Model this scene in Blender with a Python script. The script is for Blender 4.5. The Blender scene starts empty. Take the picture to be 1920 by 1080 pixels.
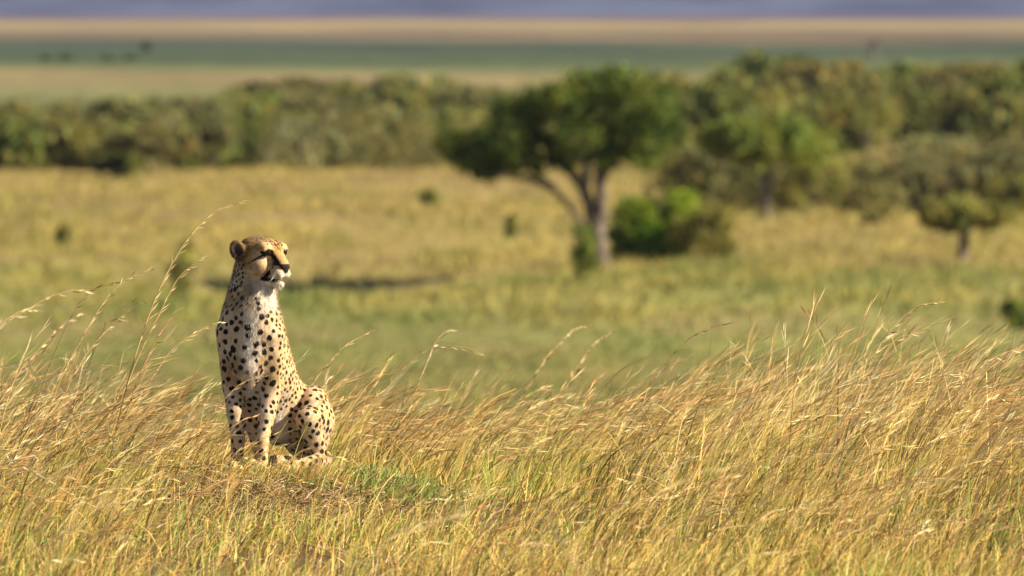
import bpy, math, random
import numpy as np
from mathutils import Vector
random.seed(7)
RS = np.random.RandomState
scene = bpy.context.scene
COL = scene.collection

# ------------------------------------------------------------------ camera, sky, sun, exposure
CAM_Z = 1.95
FPX = 400.0 / 36.0 * 1920.0          # focal length in pixels of a 1920 wide frame
HORIZON = 15.0                       # picture row of eye level
FOCUS = 47.72
cam_data = bpy.data.cameras.new("camera")
cam = bpy.data.objects.new("camera", cam_data)
COL.objects.link(cam)
cam_data.lens = 400.0
cam_data.sensor_width = 36.0
cam.location = (0, 0, CAM_Z)
cam.rotation_euler = (math.radians(90) - math.atan((540 - HORIZON) / FPX), 0, 0)
cam_data.clip_start = 1.0
cam_data.clip_end = 60000
cam_data.dof.use_dof = True
cam_data.dof.focus_distance = FOCUS - 0.1
cam_data.dof.aperture_fstop = 6.8
scene.camera = cam

SUN_EL = math.radians(31)
SUN_AZ = math.radians(100)           # clockwise from +Y (the way the camera looks)
world = bpy.data.worlds.new("World")
scene.world = world
world.use_nodes = True
wn = world.node_tree.nodes
sky = wn.new("ShaderNodeTexSky")
sky.sky_type = 'NISHITA'
sky.sun_disc = False
sky.altitude = 1700
sky.air_density = 0.7
sky.dust_density = 0.3
sky.sun_elevation = SUN_EL
sky.sun_rotation = SUN_AZ
world.node_tree.links.new(sky.outputs[0], wn["Background"].inputs[0])
wn["Background"].inputs[1].default_value = 0.05
sun_data = bpy.data.lights.new("sun", 'SUN')
sun_data.energy = 5.0
sun_data.angle = math.radians(0.5)
sun_data.color = (1.0, 0.87, 0.67)
sun = bpy.data.objects.new("sun", sun_data)
COL.objects.link(sun)
SUN_DIR = Vector((math.sin(SUN_AZ) * math.cos(SUN_EL), math.cos(SUN_AZ) * math.cos(SUN_EL), math.sin(SUN_EL)))
sun.rotation_euler = SUN_DIR.to_track_quat('Z', 'Y').to_euler()

scene.view_settings.view_transform = 'Standard'
scene.view_settings.look = 'None'
scene.view_settings.gamma = 1.0
scene.view_settings.use_curve_mapping = False
scene.view_settings.exposure = 1.2
scene.cycles.use_denoising = True
scene.cycles.max_bounces = 6
scene.cycles.diffuse_bounces = 2
scene.cycles.transmission_bounces = 4
scene.cycles.volume_bounces = 0
scene.cycles.transparent_max_bounces = 4

# ------------------------------------------------------------------ helpers
def sstep(a, b, x):
    t = np.clip((x - a) / (b - a), 0, 1)
    return t * t * (3 - 2 * t)

def vnoise(p, seed=0):
    """smooth value noise, p (n,3) -> (n,) in 0..1"""
    p = np.asarray(p, dtype=np.float64)
    i = np.floor(p).astype(np.int64)
    f = p - i
    f = f * f * (3 - 2 * f)
    out = np.zeros(len(p))
    for dx in (0, 1):
        for dy in (0, 1):
            for dz in (0, 1):
                h = ((i[:, 0] + dx) * 73856093) ^ ((i[:, 1] + dy) * 19349663) ^ ((i[:, 2] + dz) * 83492791) ^ (seed * 2654435761)
                h = (h ^ (h >> 13)) * 1274126177
                h = (h ^ (h >> 16)) & 0xFFFF
                w = (f[:, 0] if dx else 1 - f[:, 0]) * (f[:, 1] if dy else 1 - f[:, 1]) * (f[:, 2] if dz else 1 - f[:, 2])
                out += w * h / 65535.0
    return out

def tag(o, label=None, cat=None, group=None, kind=None):
    if label: o["label"] = label
    if cat: o["category"] = cat
    if group: o["group"] = group
    if kind: o["kind"] = kind
    return o

def link(name, me, parent=None, loc=None):
    o = bpy.data.objects.new(name, me)
    COL.objects.link(o)
    if parent is not None:
        o.parent = parent
    if loc is not None:
        o.location = loc
    return o

def empty(name, loc):
    return link(name, None, None, loc)

def make_mesh(name, V, F, mat=None, cols=None, smooth=False, floats=None):
    """V (n,3); F (m,k) with constant k, or a list of such arrays"""
    me = bpy.data.meshes.new(name)
    V = np.ascontiguousarray(V, dtype=np.float32)
    Fs = F if isinstance(F, list) else [F]
    Fs = [np.asarray(f, dtype=np.int32) for f in Fs if len(f)]
    idx = np.concatenate([f.ravel() for f in Fs])
    cnt = np.concatenate([np.full(len(f), f.shape[1], np.int32) for f in Fs])
    start = np.concatenate([[0], np.cumsum(cnt)[:-1]]).astype(np.int32)
    me.vertices.add(len(V)); me.vertices.foreach_set("co", V.ravel())
    me.loops.add(len(idx)); me.loops.foreach_set("vertex_index", idx)
    me.polygons.add(len(cnt)); me.polygons.foreach_set("loop_start", start)
    me.polygons.foreach_set("loop_total", cnt)
    if smooth:
        me.polygons.foreach_set("use_smooth", np.ones(len(cnt), dtype=bool))
    if cols is not None:
        a = me.color_attributes.new("tint", 'FLOAT_COLOR', 'POINT')
        c4 = np.ones((len(V), 4), np.float32); c4[:, :3] = cols
        a.data.foreach_set("color", c4.ravel())
    for k, v in (floats or {}).items():
        a = me.attributes.new(k, 'FLOAT', 'POINT')
        a.data.foreach_set("value", np.ascontiguousarray(v, np.float32))
    me.update()
    me.validate()
    if mat is not None:
        me.materials.append(mat)
    return me

def new_mat(name):
    m = bpy.data.materials.new(name)
    m.use_nodes = True
    nt = m.node_tree
    nt.nodes.clear()
    out = nt.nodes.new("ShaderNodeOutputMaterial")
    return m, nt, out

def N(nt, t, **kw):
    n = nt.nodes.new(t)
    for k, v in kw.items():
        setattr(n, k, v)
    return n

def leaf_mat(name, color=None, trans=0.35, rough=0.55, tint=True, spec=0.25):
    """thin plant matter: diffuse with gloss, mixed with light coming through"""
    m, nt, out = new_mat(name)
    b = N(nt, "ShaderNodeBsdfPrincipled")
    b.inputs["Roughness"].default_value = rough
    b.inputs["Specular IOR Level"].default_value = spec
    t = N(nt, "ShaderNodeBsdfTranslucent")
    mix = N(nt, "ShaderNodeMixShader")
    mix.inputs[0].default_value = trans
    if tint:
        a = N(nt, "ShaderNodeAttribute", attribute_name="tint")
        src = a.outputs["Color"]
        if color is not None:
            mul = N(nt, "ShaderNodeMix", data_type='RGBA', blend_type='MULTIPLY')
            mul.inputs[0].default_value = 1.0
            nt.links.new(src, mul.inputs[6]); mul.inputs[7].default_value = (*color, 1)
            src = mul.outputs[2]
        nt.links.new(src, b.inputs["Base Color"]); nt.links.new(src, t.inputs["Color"])
    else:
        b.inputs["Base Color"].default_value = (*color, 1); t.inputs["Color"].default_value = (*color, 1)
    nt.links.new(b.outputs[0], mix.inputs[1]); nt.links.new(t.outputs[0], mix.inputs[2])
    nt.links.new(mix.outputs[0], out.inputs["Surface"])
    return m
# ------------------------------------------------------------------ the land: ridge with the mound, slope, plain, far hills, air
PLAIN = CAM_Z - 9.0
def ground_z(x, y):
    x = np.asarray(x, float); y = np.asarray(y, float)
    z = -0.17 - 1.40 * sstep(47, 78, y) - (-.17 - 1.40 - PLAIN) * sstep(66, 250, y)
    z = z + 0.05 * np.sin(x * 1.7 + y * .31) * np.sin(y * .5 + .7) * sstep(130, 70, y)
    # soft rolls on the slope and the plain, and a shallow hollow left of the big tree
    roll = .16 * np.sin(y * .055 + x * .05) + .12 * np.sin(y * .021 - x * .11 + 2)
    z = z + roll * sstep(180, 300, y) * sstep(1200, 600, y)
    z = z - 1.5 * np.exp(-((x + 7.6) / 5.8) ** 2 - ((y - 385) / 20) ** 2)
    # the low mound under the cheetah
    z = z + 0.17 * np.exp(-(((x + .92) / .80) ** 2 + ((y - 47.75) / 1.0) ** 2) ** 1.3)
    return z
def at(px, py):
    """where the line through a picture point meets the plain"""
    d = -(PLAIN - CAM_Z) * FPX / (py - HORIZON)
    return ((px - 960) / FPX * d, d)

rows = np.concatenate([np.linspace(20, 70, 170)[:-1], np.geomspace(70, 700, 190)[:-1], np.geomspace(700, 22500, 130)])
rows = np.concatenate([[-60, -20, 5], rows])
uu = np.linspace(-1, 1, 221)
uu = np.sign(uu) * np.abs(uu) ** 1.6
GX = uu[None, :] * (26 + .55 * np.maximum(rows, 0))[:, None]
GY = np.repeat(rows[:, None], len(uu), 1)
GZ = ground_z(GX, GY)
nr, nc = GX.shape
ii = np.arange(nr - 1)[:, None] * nc + np.arange(nc - 1)[None, :]
gq = np.stack([ii, ii + 1, ii + nc + 1, ii + nc], -1).reshape(-1, 4)

gm, nt, out = new_mat("savanna_soil_and_turf")
b = N(nt, "ShaderNodeBsdfPrincipled"); b.inputs["Roughness"].default_value = .95; b.inputs["Specular IOR Level"].default_value = .1
geo = N(nt, "ShaderNodeNewGeometry")
sep = N(nt, "ShaderNodeSeparateXYZ"); nt.links.new(geo.outputs["Position"], sep.inputs[0])
# distance, wandering by a broad noise, on a log scale: belts of grass of different kinds across the plain
mp = N(nt, "ShaderNodeMapping"); mp.inputs["Scale"].default_value = (.004, .0010, 0)
nt.links.new(geo.outputs["Position"], mp.inputs[0])
nb = N(nt, "ShaderNodeTexNoise"); nb.inputs["Scale"].default_value = 1.0; nb.inputs["Detail"].default_value = 3
nt.links.new(mp.outputs[0], nb.inputs["Vector"])
lg = N(nt, "ShaderNodeMath", operation='LOGARITHM'); lg.inputs[1].default_value = 10
mxm = N(nt, "ShaderNodeMath", operation='MAXIMUM'); mxm.inputs[1].default_value = 10
nt.links.new(sep.outputs["Y"], mxm.inputs[0]); nt.links.new(mxm.outputs[0], lg.inputs[0])
wa = N(nt, "ShaderNodeMath", operation='MULTIPLY_ADD'); wa.inputs[1].default_value = .36; wa.inputs[2].default_value = -.18
nt.links.new(nb.outputs["Fac"], wa.inputs[0])
sm = N(nt, "ShaderNodeMath", operation='ADD'); nt.links.new(lg.outputs[0], sm.inputs[0]); nt.links.new(wa.outputs[0], sm.inputs[1])
mr = N(nt, "ShaderNodeMapRange"); mr.inputs["From Min"].default_value = 1.5; mr.inputs["From Max"].default_value = 4.5
nt.links.new(sm.outputs[0], mr.inputs["Value"])
rp = N(nt, "ShaderNodeValToRGB")
def L(d): return (math.log10(d) - 1.5) / 3.0
STOPS = [(40, (.13, .09, .05)), (90, (.20, .145, .06)), (230, (.24, .19, .06)), (290, (.23, .22, .07)), (335, (.23, .22, .07)), (380, (.28, .22, .075)),
         (700, (.27, .20, .07)), (1000, (.15, .15, .055)), (1250, (.17, .17, .065)), (1480, (.27, .205, .095)), (1750, (.115, .135, .048)), (2000, (.062, .084, .036)), (2800, (.045, .066, .034)),
         (3250, (.160, .120, .060)), (4300, (.150, .110, .058)), (4900, (.28, .212, .082)), (7600, (.28, .208, .078)), (8400, (.12, .078, .05)), (16000, (.085, .06, .045))]
el = rp.color_ramp.elements
el[0].position = L(STOPS[0][0]); el[0].color = (*STOPS[0][1], 1)
el[1].position = L(STOPS[-1][0]); el[1].color = (*STOPS[-1][1], 1)
for d, c in STOPS[1:-1]:
    e = el.new(L(d)); e.color = (*c, 1)
nt.links.new(mr.outputs[0], rp.inputs[0])
# patches and grit
mp2 = N(nt, "ShaderNodeMapping"); mp2.inputs["Scale"].default_value = (.22, .035, .2)
nt.links.new(geo.outputs["Position"], mp2.inputs[0])
n2 = N(nt, "ShaderNodeTexNoise"); n2.inputs["Scale"].default_value = 1; n2.inputs["Detail"].default_value = 5; n2.inputs["Roughness"].default_value = .6
nt.links.new(mp2.outputs[0], n2.inputs["Vector"])
hs2 = N(nt, "ShaderNodeMapRange"); hs2.inputs["From Min"].default_value = .3; hs2.inputs["From Max"].default_value = .7
hs2.inputs["To Min"].default_value = .72; hs2.inputs["To Max"].default_value = 1.25
nt.links.new(n2.outputs["Fac"], hs2.inputs["Value"])
n3 = N(nt, "ShaderNodeTexNoise"); n3.inputs["Scale"].default_value = 9; n3.inputs["Detail"].default_value = 6; n3.inputs["Roughness"].default_value = .7
nt.links.new(geo.outputs["Position"], n3.inputs["Vector"])
hs3 = N(nt, "ShaderNodeMapRange"); hs3.inputs["From Min"].default_value = .3; hs3.inputs["From Max"].default_value = .7
hs3.inputs["To Min"].default_value = .6; hs3.inputs["To Max"].default_value = 1.4
nt.links.new(n3.outputs["Fac"], hs3.inputs["Value"])
mp4 = N(nt, "ShaderNodeMapping"); mp4.inputs["Scale"].default_value = (.013, .0022, 0)
nt.links.new(geo.outputs["Position"], mp4.inputs[0])
n4 = N(nt, "ShaderNodeTexNoise"); n4.inputs["Scale"].default_value = 1; n4.inputs["Detail"].default_value = 4
nt.links.new(mp4.outputs[0], n4.inputs["Vector"])
hs4 = N(nt, "ShaderNodeMapRange"); hs4.inputs["From Min"].default_value = .32; hs4.inputs["From Max"].default_value = .68
hs4.inputs["To Min"].default_value = .70; hs4.inputs["To Max"].default_value = 1.28
nt.links.new(n4.outputs["Fac"], hs4.inputs["Value"])
m0 = N(nt, "ShaderNodeMath", operation='MULTIPLY'); nt.links.new(hs2.outputs[0], m0.inputs[0]); nt.links.new(hs4.outputs[0], m0.inputs[1])
m1 = N(nt, "ShaderNodeMath", operation='MULTIPLY'); nt.links.new(m0.outputs[0], m1.inputs[0]); nt.links.new(hs3.outputs[0], m1.inputs[1])
vs = N(nt, "ShaderNodeVectorMath", operation='SCALE'); nt.links.new(rp.outputs[0], vs.inputs[0]); nt.links.new(m1.outputs[0], vs.inputs["Scale"])
nt.links.new(vs.outputs[0], b.inputs["Base Color"])
bp = N(nt, "ShaderNodeBump"); bp.inputs["Strength"].default_value = .5; bp.inputs["Distance"].default_value = .03
nt.links.new(n3.outputs["Fac"], bp.inputs["Height"]); nt.links.new(bp.outputs[0], b.inputs["Normal"])
nt.links.new(b.outputs[0], out.inputs["Surface"])
ground = link("ground", make_mesh("ground", np.stack([GX, GY, GZ], -1).reshape(-1, 3), gq, gm, None, True))
tag(ground, "wide savanna ground falling from a grassy ridge to a long plain", None, None, "structure")

# far hills, wooded, seen through the air
def hills(name, y0, y1, h0, h1, seed, col, label):
    xs = np.linspace(-9500, 9500, 260); ts = np.linspace(0, 1, 26)
    X, T = np.meshgrid(xs, ts)
    ridge = h0 + (h1 - h0) * vnoise(np.stack([xs / 2100, xs * 0, xs * 0], 1), seed) + 40 * vnoise(np.stack([xs / 420, xs * 0, xs * 0], 1), seed + 5)
    Y = y0 + (y1 - y0) * T + 500 * (vnoise(np.stack([X.ravel() / 1500, T.ravel() * 2, X.ravel() * 0], 1), seed + 2).reshape(X.shape) - .5)
    Z = PLAIN - 3 + ridge[None, :] * np.sin(np.minimum(T / .8, 1) * math.pi / 2) + 26 * (vnoise(np.stack([X.ravel() / 160, T.ravel() * 9, X.ravel() * 0], 1), seed + 9).reshape(X.shape) - .5) * sstep(0, .2, T)
    n_ = len(xs); q = (np.arange(len(ts) - 1)[:, None] * n_ + np.arange(n_ - 1)[None, :])
    q = np.stack([q, q + 1, q + n_ + 1, q + n_], -1).reshape(-1, 4)
    m, nt, out = new_mat(name + "_cover")
    b = N(nt, "ShaderNodeBsdfPrincipled"); b.inputs["Roughness"].default_value = 1; b.inputs["Specular IOR Level"].default_value = 0
    g = N(nt, "ShaderNodeNewGeometry"); nn = N(nt, "ShaderNodeTexNoise"); nn.inputs["Scale"].default_value = .004; nn.inputs["Detail"].default_value = 5
    nt.links.new(g.outputs["Position"], nn.inputs["Vector"])
    r_ = N(nt, "ShaderNodeValToRGB"); r_.color_ramp.elements[0].position = .4; r_.color_ramp.elements[1].position = .6
    r_.color_ramp.elements[0].color = (*[c * .3 for c in col], 1); r_.color_ramp.elements[1].color = (*[c * 2.6 for c in col], 1)
    nt.links.new(nn.outputs["Fac"], r_.inputs[0]); nt.links.new(r_.outputs[0], b.inputs["Base Color"]); nt.links.new(b.outputs[0], out.inputs["Surface"])
    o = link(name, make_mesh(name, np.stack([X, Y, Z], -1).reshape(-1, 3), q, m, None, True))
    tag(o, label, None, None, "structure")
hills("hills", 16800, 20500, 140, 240, 3, (.022, .028, .034), "long wooded hills fading to blue beyond the plain")

# the air
hv = np.array([(x, y, z) for x in (-11500, 11500) for y in (-80, 23500) for z in (-60, 340)], float)
hf_ = np.array([(0, 1, 3, 2), (4, 6, 7, 5), (0, 4, 5, 1), (2, 3, 7, 6), (0, 2, 6, 4), (1, 5, 7, 3)])
hm, nt, out = new_mat("hazy_air")
pv = N(nt, "ShaderNodeVolumePrincipled")
pv.inputs["Color"].default_value = (.50, .58, 1.0, 1); pv.inputs["Density"].default_value = 2.1e-5
nt.links.new(pv.outputs[0], out.inputs["Volume"])
haze = link("haze", make_mesh("haze", hv, hf_, hm))
tag(haze, "pale blue haze over the plain", None, None, "stuff")
# ------------------------------------------------------------------ trees and bushes
GREENS = {
    "dark":   (.092, .122, .018), "green": (.165, .195, .034), "bright": (.175, .255, .020),
    "olive":  (.215, .212, .052), "khaki": (.235, .218, .070), "brown": (.180, .165, .062), "grey": (.215, .208, .095),
}
leaf_m = leaf_mat("foliage", None, .46, .6, True, .10)
bark_m, nt, out = new_mat("bark")
b = N(nt, "ShaderNodeBsdfPrincipled"); b.inputs["Roughness"].default_value = .9
g = N(nt, "ShaderNodeTexCoord"); mp = N(nt, "ShaderNodeMapping"); mp.inputs["Scale"].default_value = (9, 9, 1.2)
nn = N(nt, "ShaderNodeTexNoise"); nn.inputs["Scale"].default_value = 1.6; nn.inputs["Detail"].default_value = 6
r_ = N(nt, "ShaderNodeValToRGB"); r_.color_ramp.elements[0].position = .35; r_.color_ramp.elements[1].position = .68
r_.color_ramp.elements[0].color = (.045, .034, .026, 1); r_.color_ramp.elements[1].color = (.27, .215, .165, 1)
nt.links.new(g.outputs["Object"], mp.inputs[0]); nt.links.new(mp.outputs[0], nn.inputs["Vector"]); nt.links.new(nn.outputs["Fac"], r_.inputs[0])
nt.links.new(r_.outputs[0], b.inputs["Base Color"])
bp = N(nt, "ShaderNodeBump"); bp.inputs["Distance"].default_value = .05; nt.links.new(nn.outputs["Fac"], bp.inputs["Height"]); nt.links.new(bp.outputs[0], b.inputs["Normal"])
nt.links.new(b.outputs[0], out.inputs["Surface"])

def crown_mesh(name, clumps, n, size, col, seed, flat=0.0, vary=.35):
    """leaf sprays spread through a set of ellipsoids (x, y, z, rx, ry, rz)"""
    rs = RS(seed)
    C = np.array(clumps, float)
    vol = (C[:, 3] * C[:, 4] * C[:, 5]) ** .75
    k = rs.choice(len(C), n, p=vol / vol.sum())
    d = rs.normal(size=(n, 3)); d /= np.linalg.norm(d, axis=1, keepdims=True)
    rad = rs.uniform(.25, 1.0, n) ** .45 * rs.uniform(.8, 1.25, n)
    lump = vnoise(d * 2.1 + k[:, None] * 7.3, seed) 
    rad *= .78 + .44 * lump
    P = C[k, :3] + d * rad[:, None] * C[k, 3:6]
    keep = vnoise(P * (2.2 / max(size * 4, .5)), seed + 1) > .30
    P, d, k = P[keep], d[keep], k[keep]; n = len(P)
    nrm = d * .3 + rs.normal(size=(n, 3)) * .8 + np.array([.2, -.1, flat + .25])
    nrm /= np.linalg.norm(nrm, axis=1, keepdims=True)
    a = np.cross(nrm, rs.normal(size=(n, 3))); a /= np.linalg.norm(a, axis=1, keepdims=True)
    bb = np.cross(nrm, a)
    s = size * rs.uniform(.5, 1.3, n)[:, None]
    V = np.stack([P - a * s, P + bb * s * .55, P + a * s, P - bb * s * .5], 1).reshape(-1, 3)
    ck = rs.normal(size=len(C)) * vary * .45
    v = np.exp(ck[k] + rs.normal(size=n) * vary * .6)
    hue = np.clip(rs.normal(size=n) * .18 + (vnoise(P * .8, seed + 4) - .5) * .5, -.5, .6)
    cc = np.array(col)[None, :] * v[:, None]
    cc = cc * np.stack([1 + hue * .8, 1 + hue * .1, 1 - hue * .3], 1)
    return make_mesh(name, V, np.arange(n * 4).reshape(-1, 4), leaf_m, np.repeat(np.clip(cc, .004, .5), 4, axis=0))

def limb_mesh(name, paths, mat, sides=9, seed=0):
    """tapered limbs; each path is a list of (x, y, z, radius)"""
    rs = RS(seed); V, F = [], []
    for path in paths:
        P = np.array(path, float)
        # smooth the path by Catmull-Rom
        Q = []
        ext = np.vstack([2 * P[0] - P[1], P, 2 * P[-1] - P[-2]])
        for i in range(1, len(ext) - 2):
            for t in np.linspace(0, 1, 5)[:-1]:
                p0, p1, p2, p3 = ext[i - 1:i + 3]
                Q.append(.5 * (2 * p1 + (p2 - p0) * t + (2 * p0 - 5 * p1 + 4 * p2 - p3) * t * t + (3 * p1 - p0 - 3 * p2 + p3) * t ** 3))
        Q.append(P[-1]); Q = np.array(Q)
        base = len(V)
        for i, q in enumerate(Q):
            t = Q[min(i + 1, len(Q) - 1), :3] - Q[max(i - 1, 0), :3]; t /= np.linalg.norm(t)
            u = np.cross(t, (0, 1, 0.01)); u /= np.linalg.norm(u); w = np.cross(t, u)
            for j in range(sides):
                a = 2 * math.pi * j / sides
                r = max(q[3], .0006) * (1 + .22 * math.sin(3 * a + i * .35) * .5 + rs.uniform(-.1, .1))
                V.append(q[:3] + r * (math.cos(a) * u + math.sin(a) * w))
        for i in range(len(Q) - 1):
            for j in range(sides):
                F.append((base + i * sides + j, base + i * sides + (j + 1) % sides, base + (i + 1) * sides + (j + 1) % sides, base + (i + 1) * sides + j))
    return make_mesh(name, np.array(V), np.array(F), mat, None, True)

def gz(x, y): return float(ground_z(x, y))

# --- the big tree in the middle of the view
TX, TY = at(1124, 497)
ppm = FPX / TY
tree = empty("acacia_tree", (TX, TY, gz(TX, TY) - .05))
tag(tree, "big dark green spreading tree with a forked pale trunk on the open plain", "tree")
def T3(px, py, d=0.0): return ((px - 1124) / ppm, d, (497 - py) / ppm)
limbs = {
    "trunk": [(*T3(1127, 505), .42), (*T3(1123, 470), .32), (*T3(1120, 430, .05), .29), (*T3(1117, 395, .05), .28)],
}
tr = link("trunk", limb_mesh("big_trunk", [limbs["trunk"]], bark_m, 12, 1), tree)
for k, path in enumerate([
    [(*T3(1114, 455, -.05), .15), (*T3(1088, 405, -.1), .11), (*T3(1050, 358, -.3), .10), (*T3(1008, 315, -.5), .09), (*T3(960, 285, -.6), .07)],
    [(*T3(1112, 405), .26), (*T3(1102, 362, .1), .20), (*T3(1080, 325, .2), .18), (*T3(1045, 290, .3), .19), (*T3(1010, 245, .4), .12), (*T3(975, 215, .5), .06)],
    [(*T3(1124, 405), .27), (*T3(1128, 360, -.1), .20), (*T3(1128, 310, -.1), .24), (*T3(1140, 255, .1), .18), (*T3(1165, 200, .2), .10), (*T3(1180, 160, .2), .05)],
    [(*T3(1095, 355, .1), .18), (*T3(1102, 300, .8), .15), (*T3(1095, 235, 1.2), .10), (*T3(1090, 180, 1.4), .05)],
    [(*T3(1130, 320, -.1), .17), (*T3(1165, 275, -.5), .13), (*T3(1205, 235, -.8), .09), (*T3(1235, 215, -1), .05)],
    [(*T3(1045, 352, -.3), .10), (*T3(1000, 330, -.9), .08), (*T3(940, 318, -1.2), .06), (*T3(890, 300, -1.3), .04)],
]):
    link("limb", limb_mesh("big_limb", [path], bark_m, 9, 20 + k), tree)
cl = [(878, 268, 52), (905, 285, 48), (945, 250, 55), (950, 290, 44), (850, 262, 38), (985, 215, 52), (950, 195, 36), (1020, 270, 46), (1012, 185, 48),
      (1060, 175, 52), (1080, 240, 46), (1110, 150, 40), (1125, 190, 58), (1180, 150, 44), (1195, 200, 60), (1215, 255, 46), (1165, 255, 48), (1235, 205, 44),
      (1240, 165, 30), (1060, 290, 34), (1205, 290, 28), (1135, 285, 34), (1256, 240, 34), (1000, 310, 26), (912, 312, 28), (1150, 130, 26), (1080, 140, 26)]
rs = RS(5)
clm = []
for (x, y, r) in cl:
    c = T3(x, y, rs.uniform(-3.2, 3.2)); r = r / ppm * .93
    clm.append((*c, r * 1.05, r * 1.7, r * .80))
link("crown", crown_mesh("big_crown", clm, 12500, .15, GREENS["dark"], 3, .2, .55), tree)

# --- bushes with a look of their own, nearer than the belt: (px, base row, half width px, height px, colour, shape, name, category, label)
def bush_clumps(hw, h, seed, shape):
    rs = RS(seed); out = []
    if shape == "flat":        # a table of leaves on a bare stem
        for k in range(9):
            x = rs.uniform(-.85, .85); out.append((x * hw, rs.uniform(-.7, .7) * hw, h * (.74 + .13 * rs.uniform(-1, 1)) - abs(x) * h * .06, hw * .42, hw * .45, h * .17))
    elif shape == "tall":
        for k in range(7):
            t = (k + .5) / 7; out.append((rs.uniform(-.3, .3) * hw, rs.uniform(-.3, .3) * hw, h * (.1 + .84 * t), hw * (.75 - .3 * abs(t - .45)), hw * .7, h * .15))
    elif shape == "umbrella":
        for k in range(12):
            a, q = rs.uniform(0, 6.28), rs.uniform(0, .8) ** .6; out.append((math.cos(a) * q * hw, math.sin(a) * q * hw, h * (.66 + .2 * (1 - q)) + rs.uniform(-.06, .06) * h, hw * .36, hw * .36, h * .17))
    else:
        for k in range(17):
            a, q = rs.uniform(0, 6.28), rs.uniform(0, .8) ** .6
            zz = rs.uniform(.12, .90 - .30 * q)
            out.append((math.cos(a) * q * hw, math.sin(a) * q * hw, h * zz, hw * rs.uniform(.3, .46), hw * .4, h * rs.uniform(.20, .28)))
    return out
def bush_stems(hw, h, seed, shape):
    rs = RS(seed + 50); P = []
    if shape == "flat":
        r = h * .075
        P.append([(0, 0, -.25, r * 1.3), (.02 * hw, 0, h * .3, r), (-.03 * hw, 0, h * .62, r * .8)])
        for a in (-.6, -.15, .4, .65):
            P.append([(0, 0, h * .42, r * .6), (a * hw * .5, .1 * hw, h * .6, r * .45), (a * hw, .3 * a * hw, h * .74, r * .2)])
        return P
    n = {"flat": 2, "umbrella": 3, "tall": 1}.get(shape, 5)
    for k in range(n):
        a = rs.uniform(0, 6.28); q = rs.uniform(.2, .6) * hw * (1 if shape != "tall" else .2)
        r = h * (.019 if shape in ("flat", "umbrella") else .022)
        P.append([(rs.uniform(-.06, .06) * hw, 0, -.25, r * 1.3), (math.cos(a) * q * .25, math.sin(a) * q * .25, h * .25, r), (math.cos(a) * q, math.sin(a) * q, h * .68, r * .45)])
    return P
def add_bush(name, cat, label, px, py, hw, h, col, shape, seed, n=2600, group=None, leaf=None, yoff=0.0):
    x, y = at(px, py); m = y / FPX; y += yoff
    hw *= m * 1.08; h *= m * (1.2 if shape in ("round", "tall") else 1.0)
    o = empty(name, (x, y, gz(x, y) - .04))
    tag(o, label, cat, group)
    link("trunk" if shape in ("flat", "umbrella") else "stems", limb_mesh(name + "_wood", bush_stems(hw, h, seed, shape), bark_m, 6, seed), o)
    link("crown", crown_mesh(name + "_crown", bush_clumps(hw, h, seed, shape), n, leaf or max(.10, .085 * min(hw, h) ** .5 * 1.3), GREENS[col], seed, .3 if shape in ("flat", "umbrella") else 0.0, .45), o)
    return o
NEAR = [
    ("bush", "bush", "slender dark shrub growing at the foot of the big tree trunk", 1100, 536, 30, 92, "green", "tall", 2),
    ("bush", "bush", "bright green rounded bush just right of the big tree trunk", 1222, 488, 80, 142, "bright", "round", 3),
    ("bush", "bush", "smaller olive bush touching the bright green bush", 1325, 490, 58, 108, "olive", "round", 4),
    ("small_tree", "tree", "small flat topped tree with bare lower trunk standing alone on the right", 1806, 486, 84, 128, "olive", "flat", 5),
    ("small_tree", "tree", "green umbrella shaped tree with a straight trunk behind the paired bushes", 1432, 418, 122, 212, "green", "umbrella", 6),
    ("small_tree", "tree", "tall thin crowned tree rising between the umbrella tree and the right thicket", 1622, 305, 66, 118, "olive", "umbrella", 7),
    ("bush", "bush", "broad brown thorn thicket above the small flat topped tree", 1800, 386, 150, 128, "brown", "round", 8),
    ("bush", "bush", "brown half bare bush at the end of the thorn thicket", 1672, 378, 66, 96, "khaki", "round", 9),
    ("bush", "bush", "olive bush in the gap beside the trunk of the umbrella tree", 1520, 396, 60, 118, "olive", "round", 10),
    ("bush", "bush", "slender dark shrub behind the tallest grass stalk", 342, 556, 26, 98, "olive", "tall", 11),
    ("bush", "bush", "tiny upright shrub alone in the grass left of the big tree", 956, 446, 11, 46, "green", "tall", 12),
    ("bush", "bush", "little green bush at the edge of the view above the seed heads", 1904, 618, 26, 54, "green", "round", 13),
    ("bush", "bush", "low green tuft bush in the golden grass under the low left branches", 806, 388, 20, 26, "green", "round", 14),
    ("bush", "bush", "low bush in the golden grass far behind the drooping seed heads", 118, 460, 16, 34, "olive", "tall", 15),
    ("bush", "bush", "pale bush close under the crown of the umbrella tree", 1352, 392, 84, 128, "khaki", "round", 16),
    ("bush", "bush", "low brownish bush left of the brown half bare bush", 1596, 392, 46, 62, "brown", "round", 18),
    ("bush", "bush", "pale olive bush in front of the umbrella tree trunk's right side", 1474, 392, 46, 112, "khaki", "round", 19),
    ("bush", "bush", "olive bush cut by the right picture edge below the thorn thicket", 1910, 420, 52, 84, "olive", "round", 21),
    ("bush", "bush", "short khaki bush midway between the umbrella tree and the small flat topped tree", 1640, 424, 30, 40, "khaki", "round", 22),
    ("bush", "bush", "dark bush under the right side of the big tree crown", 1282, 372, 66, 120, "olive", "round", 17),
]
for k, (nm, cat, lab, px_, py_, hw, h, col, shp, sd) in enumerate(NEAR):
    add_bush(nm, cat, lab, px_, py_, hw, h, col, shp, sd, 5200 if hw > 70 else 2600 if hw > 40 else 1100)

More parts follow.
